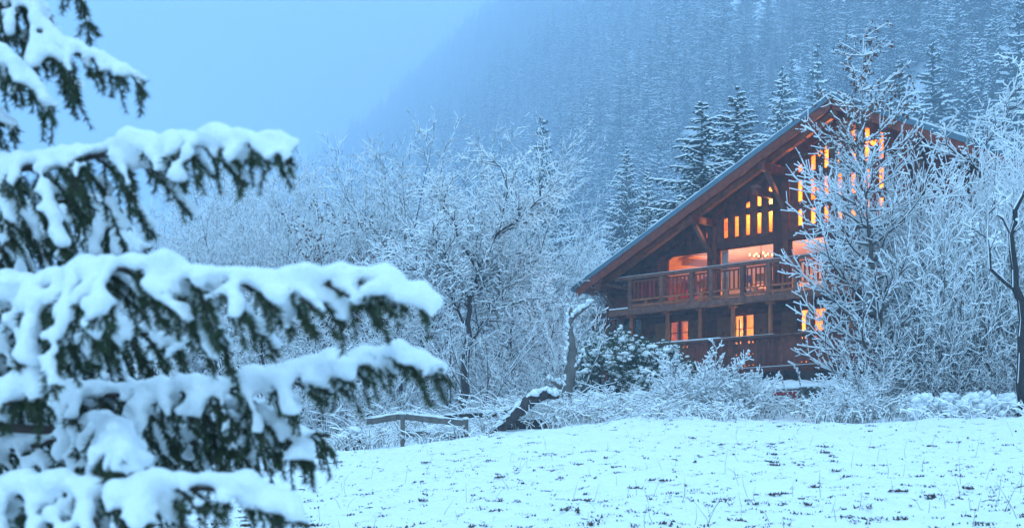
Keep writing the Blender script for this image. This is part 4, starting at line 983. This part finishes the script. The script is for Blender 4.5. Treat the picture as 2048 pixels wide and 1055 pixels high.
log_thing('fallen_log', 'dark short log lying beneath the sloping log', 'log', at(1050, 37.4), [(-.7, .2, .0), (-.2, .1, .1), (.45, 0, .16), (.8, 0, .1)], [.1, .18, .17, .06], .06)
log_thing('fallen_log', 'thin snowy log propped behind the end of the fence', 'log', at(1000, 38.5), [(-1.5, .1, .32), (-.3, 0, .4), (.9, 0, .5)], [.07, .08, .08], .05)
ftp = at(1135, 40.2)
def rl(px, py): return rel(px, py, 40.2, ftp)
t = log_thing('dead_snag', 'broken dead trunk with a pointed stub and snow on its bark', 'snag', ftp, [rl(1137, 830), rl(1133, 790), rl(1141, 745), rl(1145, 700), rl(1138, 655), rl(1143, 615)], [.15, .15, .17, .12, .09, .045], 0, M_barkg, 9)
for nm_, pts, rad in (('branch_stub', [rl(1135, 775), rl(1120, 772), rl(1102, 762)], [.1, .09, .03]), ('branch_stub', [rl(1150, 738), rl(1158, 725), rl(1165, 712)], [.07, .05, .015]), ('branch_stub', [rl(1143, 640), rl(1155, 628), rl(1182, 607)], [.05, .045, .03])):
    g = Geo(); g.tube(pts, rad, 7); link(nm_, g.mesh(nm_, [M_barkg], True), t)
g = Geo(); C = []; 
for a, b, n in ((rl(1134, 700), rl(1133, 800), 8), (rl(1136, 615), rl(1137, 690), 12), (rl(1136, 770), rl(1103, 757), 9), (rl(1145, 632), rl(1184, 602), 14), (rl(1150, 733), rl(1166, 709), 5)):
    for u in np.linspace(0, 1, n): C += [np.array(a) * (1 - u) + np.array(b) * u + rs.normal(0, .028, 3) + [-.02, -.06, .03] for _ in range(2)]
C = np.array(C); g.blobs(C, np.array([[.05, .05, .06]] * len(C)) * rs.uniform(.5, 1.3, (len(C), 1)), jit=.3, seed=4); link('snow', g.mesh('snag_snow', [M_snow], True), t)['kind'] = 'stuff'

# ================================================================ weeds, grasses, tufts
def blades(g, C, n, L, w_, spread, rs, m=0):
    k = len(C) * n; c = np.repeat(C, n, 0) + np.concatenate([rs.normal(0, spread, (k, 2)), np.zeros((k, 1))], 1)
    a = rs.uniform(0, 6.283, k); ln = rs.uniform(.5, 1.2, k) * L; tip = c + np.stack([np.cos(a) * ln * .8, np.sin(a) * ln * .8, ln * rs.uniform(.12, .6, k)], 1)
    sd_ = np.stack([-np.sin(a), np.cos(a), np.zeros(k)], 1) * w_; c = c - [0, 0, .02]
    g.add(np.stack([c - sd_, c + sd_, tip], 1), np.arange(3 * k).reshape(-1, 3), m)
rs = np.random.RandomState(77); g = Geo(); n = 5600
Yg = 1 / rs.uniform(1 / 41., 1 / 13.5, n); Xg = rs.uniform(-.25, .40, n) * Yg
dn = vnoise(Xg / 2.2, Yg / 2.2, 31); kp = rs.rand(n) < .25 + .9 * dn; Xg, Yg = Xg[kp], Yg[kp]
Zg = ground(Xg, Yg) + lumps(Xg, Yg); C = np.stack([Xg, Yg, Zg], 1)
sm_ = rs.rand(len(C)) < .45; blades(g, C[sm_], 4, .03, .012, .015, rs); blades(g, C[~sm_], 9, .046, .015, .03, rs); big_ = rs.rand(len(C)) < .05; blades(g, C[big_], 30, .06, .016, .06, rs)
o = link('grass_tufts', g.mesh('grass_tufts', [M_grass])); setp(o, 'dark frozen grass tufts poking through the meadow snow', kind='stuff')
g = Geo(); n = 150; Yg = 1 / rs.uniform(1 / 38., 1 / 13.5, n); Xg = rs.uniform(-.18, .38, n) * Yg; Zg = ground(Xg, Yg)
p0 = np.stack([Xg, Yg, Zg], 1); dv = rs.normal(0, .3, (n, 3)); dv[:, 2] = 1; ln = rs.uniform(.1, .36, (n, 1)); p1 = p0 + dv * ln * .5; p2 = p1 + (dv + rs.normal(0, .25, (n, 3))) * ln * .5
g.segs(p0, p1, .0035, .003, 3); g.segs(p1, p2, .003, .0015, 3); o = link('grass_stalks', g.mesh('grass_stalks', [M_straw])); setp(o, 'thin dry grass stalks standing in the snowy meadow', kind='stuff')
# brambles and bent grass along the edge: arching stems with snow
def weeds(name, label, regions, seed, rs0=.0145):
    rs = np.random.RandomState(seed); g = Geo(); gS = []
    for (pa, pb, Ya, Yb, n, hgt) in regions:
        for i in range(n):
            px = rs.uniform(pa, pb); Y = rs.uniform(Ya, Yb); X = (px - 1024) / F * Y; z = float(ground(X, Y)); a = rs.uniform(0, 6.283); L = hgt * 1.35 * rs.uniform(.4, 1.3); k = 4
            d = np.array([math.cos(a) * .38, math.sin(a) * .38, 1.]); p = np.array([X, Y, z - .03])
            for j in range(k):
                d = d / np.linalg.norm(d); q = p + d * L / k; gS.append((p, q, .008 * (1 - j / k) + .003)); p = q; d = d + np.array([math.cos(a) * .35, math.sin(a) * .3, -.2]) + rs.normal(0, .13, 3)
                if rs.rand() < .6: e = p + (rs.normal(0, 1, 3) * [1, 1, .5] + [0, 0, .3]) * L * .13; gS.append((p, e, .004))
    P0 = np.array([s[0] for s in gS]); P1 = np.array([s[1] for s in gS]); R = np.array([s[2] for s in gS])
    g.segs(P0, P1, R, R * .8, 3, 0); up = np.array([0, 0, .012]); kp = rs.rand(len(R)) < .85; rr = rs0 * rs.uniform(.5, 1.3, len(R))
    g.segs((P0 + up)[kp], (P1 + up)[kp], rr[kp], rr[kp] * .8, 3, 1, .4)
    tp = rs.rand(len(R)) < .09; g.blobs(P1[tp] + up, np.stack([rr[tp] * 1.5] * 3, 1) * rs.uniform(.7, 1.5, (tp.sum(), 1)), 1, .25, seed)
    o = link(name, g.mesh(name, [M_straw, M_twsnow])); setp(o, label, kind='stuff')
weeds('bramble_undergrowth', 'snowy brambles and dead weeds along the upper meadow edge', [(1080, 1330, 36, 40, 390, .75), (1180, 1500, 35.5, 38.5, 315, .45), (1300, 1640, 38, 42, 315, .55), (950, 1160, 37, 41.5, 330, .85), (600, 1000, 35.5, 39, 240, .4), (690, 960, 36.0, 36.35, 110, .38), (672, 745, 35.0, 35.5, 70, .5), (690, 960, 38.5, 41, 195, .8), (300, 640, 36, 40, 150, .5), (1620, 1880, 35, 38, 285, .55), (1120, 1330, 40, 43, 165, .9)], 5)
weeds('bramble_mounds', 'snow laden brambles mounded below the right hand trees', [(1830, 2100, 33.5, 37, 430, .5)], 6, .026)
g = Geo(); n = 330; Y = rs.uniform(33.8, 37, n); px = rs.uniform(1830, 2110, n); X = (px - 1024) / F * Y; C = np.stack([X, Y, ground(X, Y) + rs.uniform(0, .62, n)], 1)
g.blobs(C, np.stack([rs.uniform(.05, .2, n), rs.uniform(.05, .2, n), rs.uniform(.04, .13, n)], 1), 0, .25, 3); o = link('snow_mounds', g.mesh('snow_mounds', [M_snow], True)); setp(o, 'lumps of snow resting on brambles below the right trees', kind='stuff')
# two bent mullein stalks crusted with snow
for k, (pts, Y) in enumerate((([(1601, 772), (1597, 745), (1588, 728), (1578, 722)], 41), ([(1580, 800), (1568, 775), (1562, 752), (1558, 745)], 41.5))):
    ft_ = at(pts[0][0], Y); t = empty('dry_stalk', ft_, 0, ('tall bent snowy stalk arching over the stone wall', 'shorter crooked snowy stalk standing before the stone wall')[k], 'plant')
    Q = [(0, 0, 0)] + [rel(a, b, Y, ft_) for a, b in pts]; g = Geo(); g.tube(Q, [.018] * 5, 5); link('stem', g.mesh('stem', [M_straw]), t)
    g = Geo(); C = []
    for a, b in zip(Q[1:-1], Q[2:]):
        for u in np.linspace(0, 1, 7): C.append(np.array(a) * (1 - u) + np.array(b) * u)
    C = np.array(C) + rs.normal(0, .012, (len(C), 3)); g.blobs(C, rs.uniform(.025, .045, (len(C), 1)) * np.ones((1, 3)), 0, .3); link('snow', g.mesh('stalk_snow', [M_twsnow], True), t)

# ================================================================ foreground spruce
sx_, sy_ = -2.6, 4.6
spruce = empty('snowy_spruce', (sx_, sy_, gz(sx_, sy_)), 0, 'big out of focus spruce with heavy snow on its branches, nearest the camera', 'spruce')
sz_ = spruce.location.z
g = Geo(); g.tube([(0, 0, -.3), (0, 0, 1), (.03, 0, 3), (0, 0, 6)], [.17, .15, .11, .05], 12); link('trunk', g.mesh('trunk', [M_bark], True), spruce)
def spl(pts, n):
    P = [Vector(p) for p in pts]; out = []
    P = [P[0] * 2 - P[1]] + P + [P[-1] * 2 - P[-2]]
    for i in range(1, len(P) - 2):
        for k in range(n):
            t = k / n; a, b, c, d = P[i - 1:i + 3]
            out.append(.5 * ((2 * b) + (c - a) * t + (2 * a - 5 * b + 4 * c - d) * t * t + (3 * b - a - 3 * c + d) * t ** 3))
    out.append(P[-2]); return out
def needles(gn, P, Q, rs, per=680, ln=.022):
    d = Q - P; L = np.linalg.norm(d, axis=1); cnt = np.maximum(1, (L * per).astype(int)); idx = np.repeat(np.arange(len(P)), cnt); n = len(idx)
    t = rs.rand(n, 1); c = P[idx] + d[idx] * t; dd = d[idx] / (L[idx][:, None] + 1e-9)
    r = rs.normal(0, 1, (n, 3)); r -= dd * (r * dd).sum(1, keepdims=True); r /= np.linalg.norm(r, axis=1, keepdims=True) + 1e-9
    nd = dd * .65 + r * .8; l_ = ln * rs.uniform(.7, 1.15, (n, 1)); tip = c + nd * l_; sd_ = np.cross(nd, rs.normal(0, 1, (n, 3))); sd_ /= np.linalg.norm(sd_, axis=1, keepdims=True) + 1e-9
    gn.add(np.stack([c - sd_ * .0022, c + sd_ * .0022, tip], 1), np.arange(3 * n).reshape(-1, 3), 0)
def snow_mesh(name, C, R_, vox=.0125):
    """snow draped over the twigs: overlapping lumps fused into one skin"""
    g = Geo(); g.blobs(C, R_, 0, .12, 5); me = g.mesh('tmp', [M_snowf]); o = bpy.data.objects.new('tmp', me); COL.objects.link(o)
    md = o.modifiers.new('r', 'REMESH'); md.mode = 'VOXEL'; md.voxel_size = vox; md.use_smooth_shade = True
    ms = o.modifiers.new('s', 'SMOOTH'); ms.iterations = 3; ms.factor = .5
    dg = bpy.context.evaluated_depsgraph_get(); out = bpy.data.meshes.new_from_object(o.evaluated_get(dg)); out.name = name
    bpy.data.objects.remove(o); bpy.data.meshes.remove(me)
    out.materials.clear(); out.materials.append(M_snowf); return out
def spruce_branch(seed, pts, lat=.3, droop=1.0, heavy=1.0, spacing=.045, side=(-1, 1), start=0.0, snow_main=.025, drop_dir=None):
    rs = np.random.RandomState(seed); rnd = random.Random(seed)
    W = [P3(px, py, Y) for px, py, Y in pts]; M = spl(W, 8)
    seg = []; woods = []; C = []; R_ = []
    ph = rnd.uniform(0, 99)
    def line(P, r0, r1, needle=True, snow=.02, prob=1.0, flat=.8):
        for i, (a, b) in enumerate(zip(P[:-1], P[1:])):
            r = r0 + (r1 - r0) * i / len(P); woods.append((a, b, r))
            if needle: seg.append((a, b))
            if snow and rnd.random() < prob:
                d = (b - a).normalized(); hz_ = math.sqrt(max(0, 1 - d.z * d.z)); n = max(1, int((b - a).length / (snow * .55)))
                for k in range(n):
                    c = a; s = snow * rnd.uniform(.7, 1.25) * (.6 + .4 * hz_) * (.62 + .75 * float(vnoise(np.array(a.x * 11 + ph), np.array((a.z + a.y) * 11), seed))); c = a.lerp(b, (k + .5) / n) + Vector((rnd.gauss(0, .3) * s, rnd.gauss(0, .3) * s, s * rnd.uniform(.3, .85) + .004 + r * .5))
                    C.append(tuple(c)); R_.append((s, s, s * flat))
    tp_ = int(len(M) * .8); line(M[:tp_ + 1], .012, .005, needle=False, snow=snow_main * heavy); line(M[tp_:], .005, .003, needle=False, snow=snow_main * heavy * .68)
    woods.append((Vector((sx_, sy_, W[0].z + .05)), W[0], .015))
    n_near = len(M); seg += [(a, b) for i, (a, b) in enumerate(zip(M[:-1], M[1:])) if i > n_near * .3]
    cum = [0]; 
    for a, b in zip(M[:-1], M[1:]): cum.append(cum[-1] + (b - a).length)
    tot = cum[-1]; s = start * tot + .02; k = 0
    while s < tot - .03:
        i = max(j for j in range(len(cum)) if cum[j] <= s); i = min(i, len(M) - 2); p = M[i].lerp(M[i + 1], (s - cum[i]) / (cum[i + 1] - cum[i] + 1e-9)); f = (M[i + 1] - M[i]).normalized()
        sd_ = side[k % len(side)]; k += 1; u = s / tot
        L = lat * min(1, (1 - u) * 2.2 + .18) * rnd.uniform(.55, 1.15) * (.6 + .4 * min(1, u * 4 + .3))
        lx = Vector((-f.y, f.x, 0)).normalized() * sd_
        d = (f * rnd.uniform(.6, 1.1) + lx * rnd.uniform(.2, .9) + Vector((0, 0, -.3 * droop))).normalized(); P = [p]; n = max(3, int(L / .035))
        for j in range(n): d = (d + Vector((0, 0, -.22 * droop * (1.1 - j / n))) + Vector([rnd.gauss(0, .07) for _ in range(3)])).normalized(); P.append(P[-1] + d * L / n)
        line(P, .005, .002, snow=.028 * heavy * rnd.uniform(.45, 1.3), prob=.8)
        for j in range(1, n):
            for s2 in (-1, 1):
                if rnd.random() < .8:
                    a = P[j]; dd = (P[j + 1] - P[j]).normalized() if j < n else d; pl = dd.cross(Vector((0, 0, 1))); pl = pl.normalized() * s2 if pl.length > .1 else Vector((s2, 0, 0))
                    l2 = rnd.uniform(.03, .085) * (1.15 - .7 * j / n); e1 = a + (dd * .7 + pl * .7 + Vector((0, 0, -.15 * droop))).normalized() * l2 * .5; e2 = e1 + (dd * .7 + pl * .5 + Vector((0, 0, -.5 * droop))).normalized() * l2 * .5
                    line([a, e1, e2], .002, .0012, snow=.015 * heavy, prob=.33)
            if rnd.random() < .75:
                a = P[j]; l3 = rnd.uniform(.07, .16) * (1.1 - .6 * j / n); e1 = a + (f * .5 + Vector((rnd.gauss(0, .3), rnd.gauss(0, .3), -1))).normalized() * l3 * .5; e2 = e1 + (f * .25 + Vector((rnd.gauss(0, .2), rnd.gauss(0, .2), -1))).normalized() * l3 * .5
                line([a, e1, e2], .002, .0012, snow=0)
        s += spacing * rnd.uniform(.7, 1.3)
    t = empty('branch', (0, 0, 0)); t.parent = spruce; off = Vector((sx_, sy_, sz_))
    br = W[0] - off; t.location = br
    A = np.array([a for a, b in seg]) - np.array(W[0]); B = np.array([b for a, b in seg]) - np.array(W[0]); gn = Geo(); needles(gn, A, B, rs); link('needles', gn.mesh('needles', [M_needle]), t)
    g = Geo(); g.segs([tuple(a - W[0]) for a, b, r in woods], [tuple(b - W[0]) for a, b, r in woods], [r for a, b, r in woods], [r * .95 for a, b, r in woods], 4, 0, .2); link('twigs', g.mesh('twigs', [M_bark], True), t)
    if C: link('snow', snow_mesh('branch_snow', np.array(C) - np.array(W[0]), np.array(R_)), t)
BR = [
    dict(pts=[(-430, 330, 4.5), (-80, 350, 4.3), (150, 318, 4.1), (300, 296, 4.0), (430, 285, 3.9), (520, 285, 3.85), (590, 296, 3.85)], lat=.34, start=.42),
    dict(snow_main=.03, pts=[(-430, 620, 4.4), (-60, 600, 4.0), (120, 565, 3.8), (260, 535, 3.6), (420, 562, 3.55), (600, 568, 3.5), (740, 560, 3.5), (850, 598, 3.5)], lat=.36, heavy=1.2, start=.38),
    dict(pts=[(-430, 800, 4.6), (150, 790, 4.3), (330, 782, 4.1), (500, 772, 4.0), (640, 745, 3.95), (770, 710, 3.9), (885, 738, 3.9)], lat=.26, start=.42, heavy=1.05),
    dict(pts=[(-430, 985, 4.0), (-50, 985, 3.7), (180, 985, 3.5), (380, 975, 3.4), (500, 990, 3.4), (596, 1018, 3.4)], lat=.28, heavy=1.15, start=.36),
    dict(pts=[(-430, -140, 4.6), (-60, -60, 4.4), (60, 20, 4.3), (130, 95, 4.25), (210, 125, 4.2), (290, 166, 4.2)], lat=.25, start=.45, droop=1.5),
    dict(pts=[(-430, -20, 4.4), (-120, 20, 4.3), (-20, 90, 4.2), (50, 150, 4.2), (110, 222, 4.2)], lat=.2, start=.5, droop=1.5),
    dict(pts=[(-300, -300, 4.5), (60, -170, 4.3), (130, -60, 4.3), (160, -10, 4.3), (184, 62, 4.3)], lat=.1, start=.55, droop=1.6, heavy=.7),
    dict(pts=[(-300, -100, 4.6), (0, -80, 4.5), (80, 0, 4.45), (120, 90, 4.4), (155, 200, 4.4)], lat=.16, start=.5, droop=1.6),
    dict(pts=[(-430, 120, 4.6), (-120, 160, 4.4), (-30, 215, 4.3), (40, 262, 4.3)], lat=.14, start=.5, droop=1.4),
    dict(pts=[(-430, 520, 4.9), (-60, 450, 4.7), (60, 420, 4.6), (160, 400, 4.6), (250, 450, 4.5), (290, 560, 4.5)], lat=.3, start=.3, droop=1.5, heavy=.9),
    dict(pts=[(-430, 700, 4.9), (-60, 690, 4.6), (120, 640, 4.5), (260, 660, 4.4), (380, 690, 4.3)], lat=.3, start=.3, droop=1.3, heavy=.9),
    dict(pts=[(-430, 800, 3.9), (-60, 790, 3.8), (40, 775, 3.7), (112, 782, 3.7)], lat=.2, start=.45, heavy=1.1),
    dict(pts=[(-430, 930, 4.8), (0, 900, 4.7), (200, 860, 4.5), (380, 870, 4.4), (450, 855, 4.2), (500, 900, 4.1), (512, 960, 4.1)], lat=.26, start=.35, droop=1.2, heavy=1.1),
    dict(pts=[(120, 860, 4.6), (200, 850, 4.1), (240, 875, 3.7), (250, 925, 3.4)], lat=.26, start=.1, droop=1.1, heavy=1.15, spacing=.03),
    dict(pts=[(-430, 1080, 4.3), (-80, 1040, 4.2), (60, 1020, 4.1), (160, 1060, 4.0), (220, 1120, 4.0)], lat=.24, start=.4, heavy=1.1),
    dict(pts=[(300, 785, 4.3), (420, 800, 4.2), (520, 830, 4.1), (590, 880, 4.0), (630, 935, 4.0)], lat=.18, start=.1, droop=1.2, heavy=1.1),
    dict(pts=[(-430, 400, 5.2), (-50, 560, 5.1), (100, 740, 5.0), (220, 760, 4.9), (420, 800, 4.9)], lat=.34, start=.2, droop=1.4, heavy=.8),
    dict(pts=[(-200, 480, 4.6), (-40, 480, 4.5), (30, 500, 4.4), (60, 600, 4.4)], lat=.2, start=.2, droop=1.5, heavy=.8),
    dict(pts=[(-300, 520, 5.3), (0, 600, 5.2), (160, 660, 5.1), (330, 700, 5.0)], lat=.36, start=.1, droop=1.5, heavy=.75),
    dict(pts=[(-300, 660, 5.5), (0, 780, 5.4), (200, 830, 5.3), (420, 860, 5.2)], lat=.36, start=.1, droop=1.5, heavy=.7),
    dict(pts=[(-300, 300, 5.3), (0, 400, 5.2), (160, 430, 5.1), (300, 500, 5.0)], lat=.3, start=.2, droop=1.5, heavy=.8),
    dict(pts=[(-200, 880, 5.0), (100, 860, 5.0), (300, 850, 4.9), (520, 860, 4.8), (660, 870, 4.7)], lat=.3, start=.1, droop=1.4, heavy=.7),
]
for i, b in enumerate(BR): spruce_branch(500 + i, **b)
print("tris", sum(len(m.loops) - 2 * len(m.polygons) for m in bpy.data.meshes))
